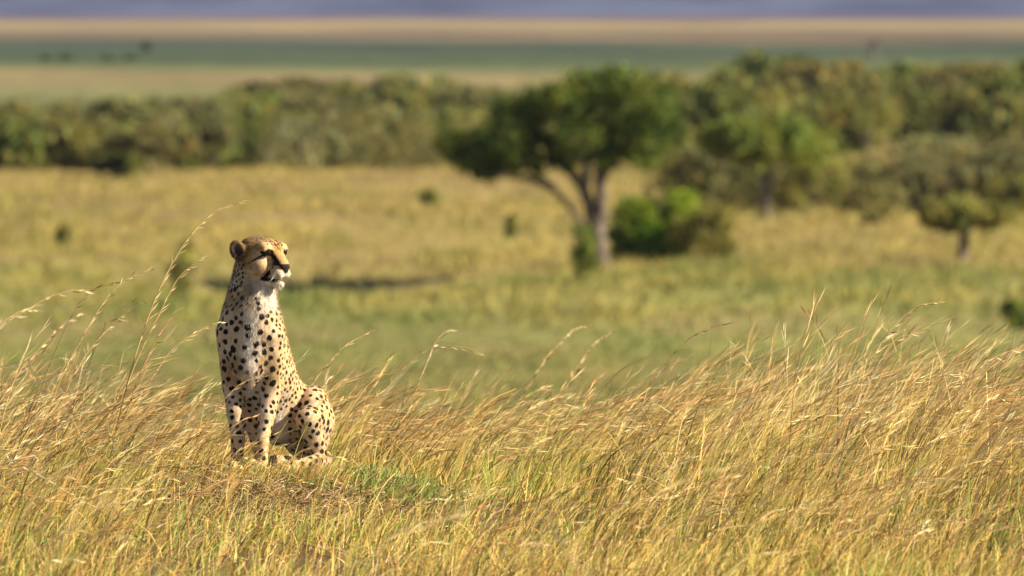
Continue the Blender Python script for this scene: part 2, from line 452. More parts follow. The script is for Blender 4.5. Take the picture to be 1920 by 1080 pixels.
# --- the belt of bush across the plain, back rows first: (px, base row, half width, height, colour, shape, label)
BELT = [
    # left third, front row
    (12, 322, 62, 100, "green", "round", "green bush cut by the picture edge at the near side of the bush belt"),
    (70, 318, 66, 108, "olive", "round", "olive bush second from the open end of the bush belt"),
    (128, 314, 50, 104, "brown", "round", "dark brownish bush between two olive bushes near the belt end"),
    (186, 322, 58, 96, "olive", "round", "olive bush with a dark hollow foot above the drooping seed heads"),
    (215, 332, 44, 66, "green", "round", "short yellowish green bush standing out in front of the belt"),
    (282, 334, 62, 92, "brown", "umbrella", "wide dark spreading bush standing forward of the belt"),
    (345, 318, 52, 88, "khaki", "round", "khaki bush above the tip of the tallest grass stalk"),
    (398, 324, 40, 96, "brown", "umbrella", "dark trunked small tree in the belt above the cheetah's ear"),
    (452, 316, 58, 112, "green", "round", "green bush in the belt straight above the cheetah's head"),
    (512, 312, 46, 92, "olive", "round", "olive bush below the bright yellow green bush"),
    (560, 316, 56, 96, "grey", "round", "greyish bush right of the bright yellow green bush"),
    (624, 314, 52, 100, "brown", "round", "dark leaved bush midway between cheetah and big tree"),
    (690, 310, 60, 112, "olive", "round", "large olive bush next to the big tree's lowest branches"),
    (756, 308, 52, 92, "khaki", "round", "khaki bush just beyond the big tree's low left branches"),
    (820, 300, 48, 96, "green", "round", "green bush peeping out under the big tree's left crown"),
    # second row
    (40, 282, 76, 92, "khaki", "round", "pale khaki bush in the second rank at the belt's open end"),
    (150, 278, 80, 86, "olive", "round", "low olive bush in the second rank with plain above it"),
    (250, 280, 76, 96, "khaki", "round", "tall khaki bush behind the wide dark spreading bush"),
    (340, 274, 70, 100, "grey", "round", "grey brown bush in the second rank left of the bright one"),
    (430, 268, 66, 92, "olive", "round", "olive bush left behind the bright yellow green bush"),
    (512, 256, 50, 76, "bright", "round", "bright yellow green bush high in the belt above the cheetah"),
    (590, 264, 76, 98, "grey", "round", "faded grey bush in the second rank behind the dark leaved one"),
    (690, 262, 84, 116, "olive", "round", "broad olive crown in the second rank left of the big tree"),
    (800, 258, 86, 112, "khaki", "round", "khaki crown half hidden by the big tree's left side"),
    (880, 260, 70, 112, "grey", "round", "dull grey green bush behind the big tree's left crown"),
    # third row
    (472, 222, 44, 52, "brown", "round", "dark bush at the top edge of the belt left of the arched one"),
    (560, 216, 82, 66, "brown", "umbrella", "dark arched crown topping the belt above the cheetah"),
    (668, 214, 62, 60, "olive", "round", "olive crown at the top edge of the belt right of the arched one"),
    (750, 214, 66, 72, "green", "round", "green crown on the skyline of the belt left of the big tree"),
    (860, 216, 66, 72, "olive", "round", "olive crown on the belt's skyline touching the big tree"),
    # right half
    (1340, 300, 70, 128, "green", "round", "fresh green bush hugging the big tree's right side"),
    (1300, 262, 76, 122, "olive", "round", "olive crown behind the big tree's right shoulder"),
    (1396, 262, 70, 126, "olive", "round", "olive bush behind the umbrella tree's top"),
    (1440, 226, 84, 112, "green", "round", "rounded green crown highest in the belt right of the big tree"),
    (1536, 232, 82, 118, "khaki", "round", "sunlit yellow khaki crown right of the highest green one"),
    (1560, 296, 72, 92, "olive", "round", "olive bush over the trunk of the thin crowned tree"),
    (1640, 250, 72, 104, "khaki", "round", "khaki crown behind the thin crowned tree"),
    (1705, 276, 56, 112, "dark", "round", "very dark bush in the middle of the right hand belt"),
    (1760, 262, 70, 112, "brown", "round", "brown tinged bush right of the very dark bush"),
    (1800, 222, 92, 96, "olive", "umbrella", "wide olive crown on the skyline near the right edge"),
    (1840, 282, 66, 112, "olive", "round", "olive bush above the brown thorn thicket"),
    (1905, 268, 70, 138, "green", "round", "tall green bush cut by the right picture edge"),
    (1250, 214, 74, 76, "khaki", "round", "khaki crown showing over the big tree's right top"),
    (1610, 286, 60, 112, "olive", "round", "olive bush right behind the thin crowned tree's trunk"),
    (1668, 232, 70, 104, "green", "round", "green crown between the sunlit khaki crowns and the very dark bush"),
    (1480, 270, 74, 116, "olive", "round", "broad olive bush showing above the umbrella tree's right side"),
    (1870, 240, 80, 124, "khaki", "round", "khaki crown behind the tall bush at the right picture edge"),
    (1720, 222, 80, 88, "green", "round", "green crown on the skyline above the very dark bush"),
]
LIB = {}
rs = RS(77)
for k, (px_, py_, hw, h, col, shp, lab) in enumerate(BELT):
    x, y = at(px_, py_); m = y / FPX
    key = (col, shp, k % 3)
    if key not in LIB:
        sd = 200 + len(LIB)
        LIB[key] = (limb_mesh("belt_wood", bush_stems(1, 1, sd, shp), bark_m, 6, sd),
                    crown_mesh("belt_crown", bush_clumps(1, 1, sd, shp), 2900, .115, tuple(.62 * c + .38 * m for c, m in zip(GREENS[col], (.215, .212, .062))), sd, .15, .28))
    wood, crown = LIB[key]
    o = empty("tree" if shp == "umbrella" else "bush", (x, y, gz(x, y) - .05))
    tag(o, lab, "tree" if shp == "umbrella" else "bush", "trees and bushes of the belt across the plain")
    o.scale = (hw * m * 1.3, hw * m * rs.uniform(.9, 1.5), h * m * (1.0 if px_ < 900 else 1.1))
    link("trunk" if shp == "umbrella" else "stems", wood, o)
    link("crown", crown, o)

# --- unnumbered scrub filling the depth of the belt
def scrub(name, label, spots, n_leaf, size, seed):
    rs = RS(seed); cl, cols = [], []
    V, Cc = [], []
    for (x, y, r, h, col) in spots:
        z = gz(x, y)
        n = n_leaf
        d = rs.normal(size=(n, 3)); d /= np.linalg.norm(d, axis=1, keepdims=True); d[:, 2] = np.abs(d[:, 2])
        rad = rs.uniform(.3, 1, n) ** .4
        rad *= .7 + .55 * vnoise(d * 2.2 + x, seed)
        P = np.array([x, y, z]) + d * rad[:, None] * np.array([r, r * 1.4, h])
        nrm = d + rs.normal(size=(n, 3)) * .7; nrm /= np.linalg.norm(nrm, axis=1, keepdims=True)
        a = np.cross(nrm, rs.normal(size=(n, 3))); a /= np.linalg.norm(a, axis=1, keepdims=True); bb = np.cross(nrm, a)
        s = (size * r / 2) * rs.uniform(.5, 1.3, n)[:, None]
        V.append(np.stack([P - a * s, P + bb * s * .6, P + a * s, P - bb * s * .6], 1).reshape(-1, 3))
        Cc.append(np.repeat(np.array(GREENS[col])[None, :] * np.exp(rs.normal(size=(n, 1)) * .3), 4, axis=0))
    V = np.concatenate(V); Cc = np.concatenate(Cc)
    o = link(name, make_mesh(name, V, np.arange(len(V)).reshape(-1, 4), leaf_m, np.clip(Cc, .004, .5)))
    tag(o, label, None, None, "stuff")
rs = RS(31)
sp = []
for k in range(470):
    px_ = rs.uniform(-420, 2340); py_ = rs.uniform(206, 322)
    if px_ < 420 and py_ < 262: continue
    if px_ > 1560 and 262 < py_: continue
    if 1000 < px_ < 1560 and py_ > 300: continue
    x, y = at(px_, py_)
    sp.append((x, y, rs.uniform(1.3, 2.8), rs.uniform(1.6, 3.2), rs.choice(["olive", "khaki", "brown", "olive", "green", "grey"])))
for k in range(46):
    px_ = rs.uniform(1275, 1950); py_ = rs.uniform(300, 398)
    x, y = at(px_, py_)
    sp.append((x, y, rs.uniform(.7, 1.5), rs.uniform(.8, 1.9), rs.choice(["olive", "khaki", "brown", "olive"])))
scrub("scrub_undergrowth", "mixed low scrub filling the gaps of the bush belt", sp, 420, .2, 8)

# --- lone trees far out on the plain
FAR = [(276, 106, 9, 28, "small dark tree alone on the far green plain, tallest of its row"), (247, 113, 11, 11, "low round bush just left of the tallest far tree"),
       (203, 113, 12, 11, "low far bush second left of the tallest far tree"), (123, 113, 12, 12, "low far bush beside the leftmost pair"), (88, 114, 9, 10, "leftmost low bush on the far green plain"),
       (1637, 112, 22, 46, "thin pale leafless tree on the far plain above the bush belt")]
for k, (px_, py_, hw, h, lab) in enumerate(FAR):
    x, y = at(px_, py_); m = y / FPX
    o = empty("distant_tree" if k in (0, 5) else "distant_bush", (x, y, gz(x, y) - .1))
    tag(o, lab, "tree" if k in (0, 5) else "bush")
    if k == 5:
        rr = RS(9)
        paths = [[(0, 0, -.3, .5), (.2, 0, h * m * .35, .35), (0, 0, h * m * .6, .2)]]
        for q in range(11):
            a = rr.uniform(-1, 1); z0 = rr.uniform(.2, .55)
            paths.append([(0.1, 0, h * m * z0, .18), (a * hw * m * .5, rr.uniform(-1, 1), h * m * (z0 + .2), .12), (a * hw * m, rr.uniform(-2, 2), h * m * rr.uniform(.7, 1), .05)])
        link("trunk", limb_mesh("bare_wood", paths[:1], bark_m, 6, 4), o)
        for p in paths[1:]: link("branch", limb_mesh("bare_branch", [p], bark_m, 5, 4), o)
    else:
        link("trunk", limb_mesh("far_wood", bush_stems(hw * m, h * m, 300 + k, "umbrella" if k == 0 else "round"), bark_m, 5, k), o)
        link("crown", crown_mesh("far_crown", bush_clumps(hw * m, h * m, 300 + k, "umbrella" if k == 0 else "round"), 700, .5, GREENS["dark"], 300 + k), o)
# ------------------------------------------------------------------ grass
def ribbons(B, T, W, fac, cols0, cols1):
    """B: list of K centre-line arrays (n,3); W: list of K half widths (n,); fac: (n,3) width direction. -> V, F, C"""
    K, n = len(B), len(B[0])
    V = np.empty((n, K, 2, 3)); C = np.empty((n, K, 2, 3))
    for k in range(K):
        V[:, k, 0] = B[k] - fac * W[k][:, None]; V[:, k, 1] = B[k] + fac * W[k][:, None]
        t = T[k]
        C[:, k] = (cols0 * (1 - t) + cols1 * t)[:, None, :]
    base = np.arange(n)[:, None] * (2 * K)
    q = np.stack([np.stack([base[:, 0] + 2 * k, base[:, 0] + 2 * k + 1, base[:, 0] + 2 * k + 3, base[:, 0] + 2 * k + 2], 1) for k in range(K - 1)], 1).reshape(-1, 4)
    return V.reshape(-1, 3), q, C.reshape(-1, 3)

def stem_curve(p0, L, th0, th1, az, K, pw=1.4):
    """centre line bending from th0 to th1 (from the vertical) towards azimuth az; positions and tangents at K points"""
    P = [p0]; Tn = []
    for k in range(K):
        t = k / (K - 1)
        th = th0 + (th1 - th0) * t ** pw
        d = np.stack([np.sin(th) * np.cos(az), np.sin(th) * np.sin(az), np.cos(th)], 1)
        Tn.append(d)
        if k < K - 1:
            tm = (k + .5) / (K - 1); thm = th0 + (th1 - th0) * tm ** pw
            dm = np.stack([np.sin(thm) * np.cos(az), np.sin(thm) * np.sin(az), np.cos(thm)], 1)
            P.append(P[-1] + dm * (L / (K - 1))[:, None])
    return P, Tn

class Bag:
    def __init__(self): self.V, self.F, self.C, self.n = [], [], [], 0
    def add(self, V, F, C):
        self.V.append(V); self.F.append(F + self.n); self.C.append(C); self.n += len(V)
    def mesh(self, name, mat):
        return make_mesh(name, np.concatenate(self.V), self.F, mat, np.clip(np.concatenate(self.C), .003, .9))

STRAW = np.array([(.80, .54, .18), (.70, .42, .12), (.84, .64, .27), (.55, .29, .085), (.70, .51, .10), (.48, .43, .08)])
STRAW_P = [.28, .22, .16, .12, .12, .10]
HEADC = np.array([(.82, .56, .25), (.70, .41, .16), (.88, .70, .38), (.46, .25, .10), (.82, .62, .28)])
GREEN = np.array([(.20, .29, .055), (.33, .38, .07), (.16, .25, .05), (.46, .45, .11), (.56, .45, .14)])

def stems(bag, x, y, L, rs, heads=True, lean=(.95, .30), w=.0024, K=7, head_rate=.75, straw=None, gust=None):
    n = len(x)
    z = ground_z(x, y)
    p0 = np.stack([x, y, z - .02], 1)
    az = rs.normal(0, .5, n) + (rs.uniform(size=n) < .06) * rs.uniform(-2.5, 2.5, n)
    th0 = np.abs(rs.normal(.20, .16, n)); th1 = np.clip(rs.normal(lean[0], lean[1], n) + (0 if gust is None else gust), .25, 1.65)
    P, Tn = stem_curve(p0, L, th0, th1, az, K)
    fac = np.cross(Tn[K // 2], rs.normal(size=(n, 3)) * .55 + np.array([.75, -.75, .35])); fac /= np.linalg.norm(fac, axis=1, keepdims=True)
    wv = np.exp(rs.normal(-.12, .42, n)).clip(.45, 2.4)
    W = [w * (1.15 - .75 * k / (K - 1)) * wv for k in range(K)]
    c1 = STRAW[rs.choice(len(STRAW), n, p=STRAW_P)] * np.exp(rs.normal(-.05, .30, n)).clip(.4, 1.25)[:, None]
    q = np.stack([x * 1.4, y * .6, x * 0], 1)
    red = sstep(.50, .74, vnoise(q, 71)) * .7 + .55 * sstep(1640, 1900, pxof(x, y)) * (y < 49) * vnoise(q * 2, 73)
    grn = sstep(.60, .78, vnoise(q * .9 + 5, 72)) * .6
    c1 = c1 * (1 - red[:, None]) + np.array((.52, .29, .11)) * red[:, None] * rs.uniform(.7, 1.3, n)[:, None]
    c1 = c1 * (1 - grn[:, None]) + np.array((.46, .48, .10)) * grn[:, None] * rs.uniform(.7, 1.3, n)[:, None]
    c0 = c1 * .22 + GREEN[rs.choice(5, n)] * .55
    bag.add(*ribbons(P, [k / (K - 1) for k in range(K)], W, fac, c0, c1))
    if not heads: return
    hsel = np.where((rs.uniform(size=n) < head_rate) & (L > .26))[0]
    hn = len(hsel)
    if not hn: return
    hc = HEADC[rs.choice(len(HEADC), hn, p=[.3, .22, .18, .12, .18])] * rs.uniform(.8, 1.2, hn)[:, None]
    tip, tan = P[-1][hsel], Tn[-1][hsel]
    Ph = np.maximum(L[hsel] * rs.uniform(.26, .52, hn), .12)                      # panicle length, along the last part of the stem and beyond
    thick = rs.uniform(.5, 1.5, hn)
    NSP = 12
    for s in range(NSP):
        t = s / (NSP - 1)
        # along the stem's end, sagging a little past it
        c = tip + tan * ((t - .62) * Ph)[:, None] - np.array([0, 0, 1]) * ((np.maximum(t - .4, 0) ** 2) * Ph * .35)[:, None]
        k0 = np.clip((t - .62), None, 0)
        d = tan + rs.normal(size=(hn, 3)) * (.09 + .10 * rs.uniform(size=(hn, 1))) + np.array([.10, 0, -.04 - .12 * t])
        d /= np.linalg.norm(d, axis=1, keepdims=True)
        l = Ph * rs.uniform(.26, .50, hn) * (1.05 - .55 * abs(t - .4))
        sd = np.cross(d, rs.normal(size=(hn, 3))); sd /= np.linalg.norm(sd, axis=1, keepdims=True)
        ww = (.0007 + .0013 * rs.uniform(size=hn)) * thick
        V = np.stack([c, c + d * (l * .45)[:, None] + sd * ww[:, None], c + d * l[:, None], c + d * (l * .45)[:, None] - sd * ww[:, None]], 1).reshape(-1, 3)
        bag.add(V, np.arange(hn * 4).reshape(-1, 4), np.repeat(hc * rs.uniform(.75, 1.25, hn)[:, None], 4, axis=0))

def blades(bag, x, y, L, rs, pal, w=.0030, K=4, lean=(.6, .35), azs=.9, zoff=0.0):
    n = len(x)
    p0 = np.stack([x, y, ground_z(x, y) - .01 + zoff], 1)
    az = rs.normal(0, azs, n); th0 = np.abs(rs.normal(.25, .25, n)); th1 = th0 + np.clip(rs.normal(lean[0], lean[1], n), -.2, 1.8)
    P, Tn = stem_curve(p0, L, th0, th1, az, K, 1.2)
    fac = np.cross(Tn[1], rs.normal(size=(n, 3)) * .8 + np.array([.6, -.6, .3])); fac /= np.linalg.norm(fac, axis=1, keepdims=True)
    W = [w * rs.uniform(.6, 1.3, n) * (1 - (k / (K - 1)) ** 1.6 * .92) for k in range(K)]
    c1 = pal[rs.choice(len(pal), n)] * rs.uniform(.7, 1.3, n)[:, None]
    bag.add(*ribbons(P, [k / (K - 1) for k in range(K)], W, fac, c1 * .8, c1))

def pxof(x, y): return 960 + x * FPX / y
def tall_at(x, y):
    """height of the grass over the ridge: short before and round the mound, long behind it and to the right"""
    p = pxof(x, y)
    front = sstep(50.0, 47.2, y)
    right = sstep(930, 1500, p)
    left = sstep(360, 120, p)
    clump = vnoise(np.stack([x * 1.1, y * .45, x * 0], 1), 61); big = vnoise(np.stack([x * .45 + 9, y * .16, x * 0], 1), 62)
    h_front = .13 + .31 * right * sstep(41.5, 46, y) * (.55 + .9 * clump) + .20 * left * sstep(41, 47, y) + .05 * right
    h_back = (.37 + .12 * right + .09 * left + .05 * sstep(720, 560, p) * sstep(420, 560, p)) * (.62 + .5 * clump + .34 * big)
    h = h_front * front + h_back * (1 - front)
    mound = np.exp(-(((x + .80) / .62) ** 2 + ((y - 47.6) / 1.1) ** 2) ** 2)
    return h * (1 - .72 * mound), mound

grass_m = leaf_mat("dry_grass", None, .20, .55, True, .14)
def scatter(n, y0, y1, rs, pad=1.2, power=1.0):
    y = y0 + (y1 - y0) * rs.uniform(size=n) ** power
    half = .0455 * y
    x = rs.uniform(-1, 1, n) * (half + pad) - .25
    return x, y
rs = RS(101)
bag = Bag()
# long stems in tussocks
def tussocks(n_t, per, y0, y1, rs, spread, power=1.0):
    tx, ty = scatter(n_t, y0, y1, rs, 1.3, power)
    k = np.repeat(np.arange(n_t), per)
    dens = vnoise(np.stack([tx * 1.5, ty * .8, tx * 0], 1), 81)
    k = k[(rs.uniform(size=len(k)) < .10 + 2.0 * np.clip(dens - .28, 0, 1)[k])]
    x = tx[k] + rs.normal(0, spread, len(k)); y = ty[k] + rs.normal(0, spread, len(k))
    return x, y, k
x, y, k = tussocks(4300, 9, 40, 78, rs, .085, 1.25)
H_, md = tall_at(x, y)
tv = rs.uniform(.72, 1.25, k.max() + 1)[k]
L_ = H_ * tv * rs.uniform(.75, 1.3, len(k)) * 1.08
keep = (rs.uniform(size=len(k)) > md * .6) & (L_ > .07)
# keep the ground in front of the animal's legs thinly grown
p_ = pxof(x, y)
keep &= ~((p_ > 385) & (p_ < 655) & (y < 48.6) & (y > 45) & (L_ > .12) & (rs.uniform(size=len(k)) > .10))
x, y, L_ = x[keep], y[keep], L_[keep]
gust = (vnoise(np.stack([x * .8, y * .25, x * 0], 1), 5) - .5) * .8 + .12
stems(bag, x, y, L_, rs, True, gust=gust, head_rate=.55)
# loose single stems, some standing high
x, y = scatter(4200, 40, 72, rs, 1.3, 1.2)
H_, md = tall_at(x, y)
p_ = pxof(x, y)
keep = (rs.uniform(size=len(x)) > md * .9) & ~((p_ > 360) & (p_ < 660) & (y < 49.5) & (rs.uniform(size=len(x)) > .11))
x, y, H_ = x[keep], y[keep], H_[keep]
stems(bag, x, y, np.maximum(H_, .24) * rs.uniform(.85, 1.5, len(x)), rs, True, (1.05, .3), .0021, head_rate=.9)
# a few stems much nearer, soft out of focus
x = rs.uniform(-1.6, 1.6, 46); y = rs.uniform(27, 37, 46)
stems(bag, x, y, rs.uniform(.66, 1.02, 46), rs, True, (.8, .2), .0022, head_rate=.7, straw=np.tile(np.array((.52, .32, .10)), (46, 1)))
# dry leaf blades
x, y, k = tussocks(2700, 9, 40, 74, rs, .10, 1.3)
H_, md = tall_at(x, y)
pal = np.concatenate([STRAW, STRAW, GREEN])
keep = rs.uniform(size=len(x)) > md * .6
blades(bag, x[keep], y[keep], (H_ * rs.uniform(.35, 1.0, len(x)))[keep], rs, pal, .0034, 5, (.9, .4), .7)
# a few tufts of long green blades, and dead dark ones
tx, ty = scatter(150, 42, 58, rs, 1.0)
k = np.repeat(np.arange(150), 7)
x = tx[k] + rs.normal(0, .045, len(k)); y = ty[k] + rs.normal(0, .045, len(k))
H_, md = tall_at(x, y)
p_ = pxof(x, y)
keep = (md < .5) & ~((p_ > 370) & (p_ < 670) & (y < 49))
gp = np.array([(.26, .34, .06), (.36, .42, .08), (.20, .27, .05), (.22, .14, .07), (.30, .19, .09)])[rs.randint(0, 5, 150)][k]
x, y, H_, gp = x[keep], y[keep], H_[keep], gp[keep]
n = len(x)
p0 = np.stack([x, y, ground_z(x, y) - .01], 1)
az = rs.normal(0, .5, n); th0 = np.abs(rs.normal(.22, .2, n)); th1 = th0 + np.clip(rs.normal(.7, .4, n), 0, 1.6)
P, Tn = stem_curve(p0, np.maximum(H_, .2) * rs.uniform(.8, 1.5, n), th0, th1, az, 6, 1.5)
fac = np.cross(Tn[2], rs.normal(size=(n, 3)) * .8 + np.array([.6, -.6, .3])); fac /= np.linalg.norm(fac, axis=1, keepdims=True)
bag.add(*ribbons(P, [i / 5 for i in range(6)], [.0042 * rs.uniform(.6, 1.3, n) * (1 - (i / 5) ** 1.8 * .93) for i in range(6)], fac, gp * .8, gp))
lg = link("long_grass", bag.mesh("long_grass", grass_m))
tag(lg, "long golden grass with seed heads bent over by the wind on the ridge", None, None, "stuff")

# short green and tan growth close to the ground
bag = Bag()
x, y = scatter(52000, 39.5, 56, rs, .9, 1.15)
g = vnoise(np.stack([x * 1.6, y * 1.1, x * 0], 1), 21)
_, md = tall_at(x, y)
Lh = rs.uniform(.05, .17, len(x)) * (.55 + 1.1 * g)
Lh *= 1 - .45 * md
gsel = rs.uniform(size=len(x)) < .42 + .8 * (g - .5) + .10 * md
g5 = vnoise(np.stack([x * 3.2, y * 1.6, x * 0], 1), 24)
keep = (rs.uniform(size=len(x)) > md * .45) & (rs.uniform(size=len(x)) < .25 + 1.6 * np.clip(g5 - .25, 0, 1))
a = gsel & keep; b_ = ~gsel & keep
blades(bag, x[a], y[a], Lh[a], rs, GREEN * 1.15, .0034, 4, (.5, .4), 1.2)
blades(bag, x[b_], y[b_], Lh[b_] * 1.3, rs, STRAW, .0026, 4, (.8, .5), 1.2)
sg = link("short_grass", bag.mesh("short_grass", grass_m))
tag(sg, "short green and straw coloured turf round the foot of the long grass", None, None, "stuff")
CH_PX = (505 - 960) / FPX * FOCUS
# leafy herbs on the mound
bag = Bag()
tx = rs.normal(-.58, .17, 120); ty = 47.55 + rs.normal(0, .28, 120)
k = np.repeat(np.arange(120), 22)
blades(bag, tx[k] + rs.normal(0, .022, len(k)), ty[k] + rs.normal(0, .03, len(k)), rs.uniform(.03, .10, len(k)), rs, np.array([(.14, .25, .055), (.20, .30, .07), (.30, .34, .09)]), .0042, 3, (.5, .4), 3.0)
# straw and green blades before the paws, some lying across the feet
n = 1300
x = CH_PX + rs.normal(.02, .30, n); y = FOCUS - .38 + rs.normal(0, .13, n)
y = np.minimum(y, FOCUS - .17)
blades(bag, x, y, rs.uniform(.04, .16, n), rs, np.concatenate([STRAW, STRAW, GREEN]), .0026, 5, (1.0, .4), .7)
n = 70
x = CH_PX + rs.normal(-.16, .30, n); y = rs.uniform(46.6, 47.45, n)
stems(bag, x, y, rs.uniform(.14, .36, n), rs, True, (1.05, .25), .0018, head_rate=.5)
hb = link("herb_grass", bag.mesh("herb_grass", grass_m))
tag(hb, "low leafy green herbs on the bare mound", None, None, "stuff")

# dry litter lying over the mound and between the tussocks
bag = Bag()
n = 9000
x = np.concatenate([rs.normal(-.95, .34, 5200), rs.uniform(-2.6, 2.6, n - 5200)]); y = np.concatenate([47.35 + rs.normal(0, .5, 5200), rs.uniform(41, 49, n - 5200)])
yaw = rs.uniform(0, 6.283, n); pit = rs.normal(.12, .22, n); L_ = rs.uniform(.03, .12, n)
p0 = np.stack([x, y, ground_z(x, y) + rs.uniform(.003, .03, n)], 1)
d = np.stack([np.cos(yaw) * np.cos(pit), np.sin(yaw) * np.cos(pit), np.sin(pit)], 1)
fac = np.cross(d, rs.normal(size=(n, 3))); fac /= np.linalg.norm(fac, axis=1, keepdims=True)
cc = np.array([(.56, .40, .20), (.38, .25, .12), (.66, .50, .28), (.26, .17, .08)])[rs.choice(4, n)] * rs.uniform(.7, 1.2, n)[:, None]
P = [p0, p0 + d * (L_ * .5)[:, None] + np.array([0, 0, .006]), p0 + d * L_[:, None]]
bag.add(*ribbons(P, [0, .5, 1], [np.full(n, .0022), np.full(n, .002), np.full(n, .0006)], fac, cc, cc))
lt = link("grass_litter", bag.mesh("grass_litter", grass_m))
tag(lt, "dry broken straw and litter lying on the mound and bare ground", None, None, "stuff")

# tussock grass over slope and plain
bag = Bag()
def plain_col(x, y, rs):
    n = len(x)
    g1 = vnoise(np.stack([x * .10, y * .022, x * 0], 1), 41); g2 = vnoise(np.stack([x * .45, y * .09, x * 0], 1), 42); g3 = vnoise(np.stack([x * 1.7, y * .5, x * 0], 1), 43)
    gold = np.array((.47, .375, .115)); olive = np.array((.31, .305, .078)); grn = np.array((.235, .265, .075)); pink = np.array((.42, .30, .16))
    lowg = sstep(350, 315, y + (g1 - .5) * 60)                       # the greener bottom below the ridge
    mid = sstep(450, 370, y + (g1 - .5) * 90)
    t = np.clip(.24 + .32 * mid + .58 * lowg + (g1 - .5) * .7 + (g2 - .5) * 1.0 + (g3 - .5) * .35, 0, 1)
    c = gold * (1 - t)[:, None] + np.where((t > .5)[:, None], olive * (2 - 2 * t)[:, None] + grn * (2 * t - 1)[:, None], olive) * t[:, None]
    pk = sstep(.60, .74, vnoise(np.stack([x * .16, y * .05, x * 0], 1), 47))
    c = c * (1 - .5 * pk[:, None]) + pink * .5 * pk[:, None]
    return c * rs.uniform(.86, 1.14, n)[:, None]
nt_ = 22000
yy = 240 * (720 / 240) ** rs.uniform(size=nt_)
xx = rs.uniform(-1, 1, nt_) * (.060 * yy + 5)
per = 8
k = np.repeat(np.arange(nt_), per)
n = len(k)
g4 = vnoise(np.stack([xx * .3, yy * .07, xx * 0], 1), 48)
h = (rs.uniform(.14, .42, nt_) * (.45 + 1.1 * g4)) * (1 - .55 * sstep(345, 315, yy))
x = xx[k] + rs.normal(0, .16, n); y = yy[k] + rs.normal(0, .16, n)
p0 = np.stack([x, y, ground_z(x, y) - .03], 1)
th = np.clip(rs.normal(.45, .35, n), 0, 1.3); az = rs.normal(0, 1.1, n)
P, Tn = stem_curve(p0, h[k] * rs.uniform(.6, 1.25, n), th * .5, th * 1.5, az, 3)
fac = np.cross(Tn[1], rs.normal(size=(n, 3))); fac /= np.linalg.norm(fac, axis=1, keepdims=True)
cc = plain_col(xx, yy, rs)[k] * rs.uniform(.85, 1.15, n)[:, None]
wd = .035
bag.add(*ribbons(P, [0, .5, 1], [np.full(n, wd), np.full(n, wd * .8), np.full(n, wd * .15)], fac, cc * .9, cc))
pg = link("plain_grass", bag.mesh("plain_grass", grass_m))
tag(pg, "tussocky golden and olive grass covering slope and plain", None, None, "stuff")
# ------------------------------------------------------------------ the cheetah: one continuous body grown from a distance field
PXM = 447.0                                  # picture pixels per metre at the animal (used as a drawing unit)
def PP(px, py, d=0.0):
    return np.array([(px - 500) / PXM, d, (885 - py) / PXM])

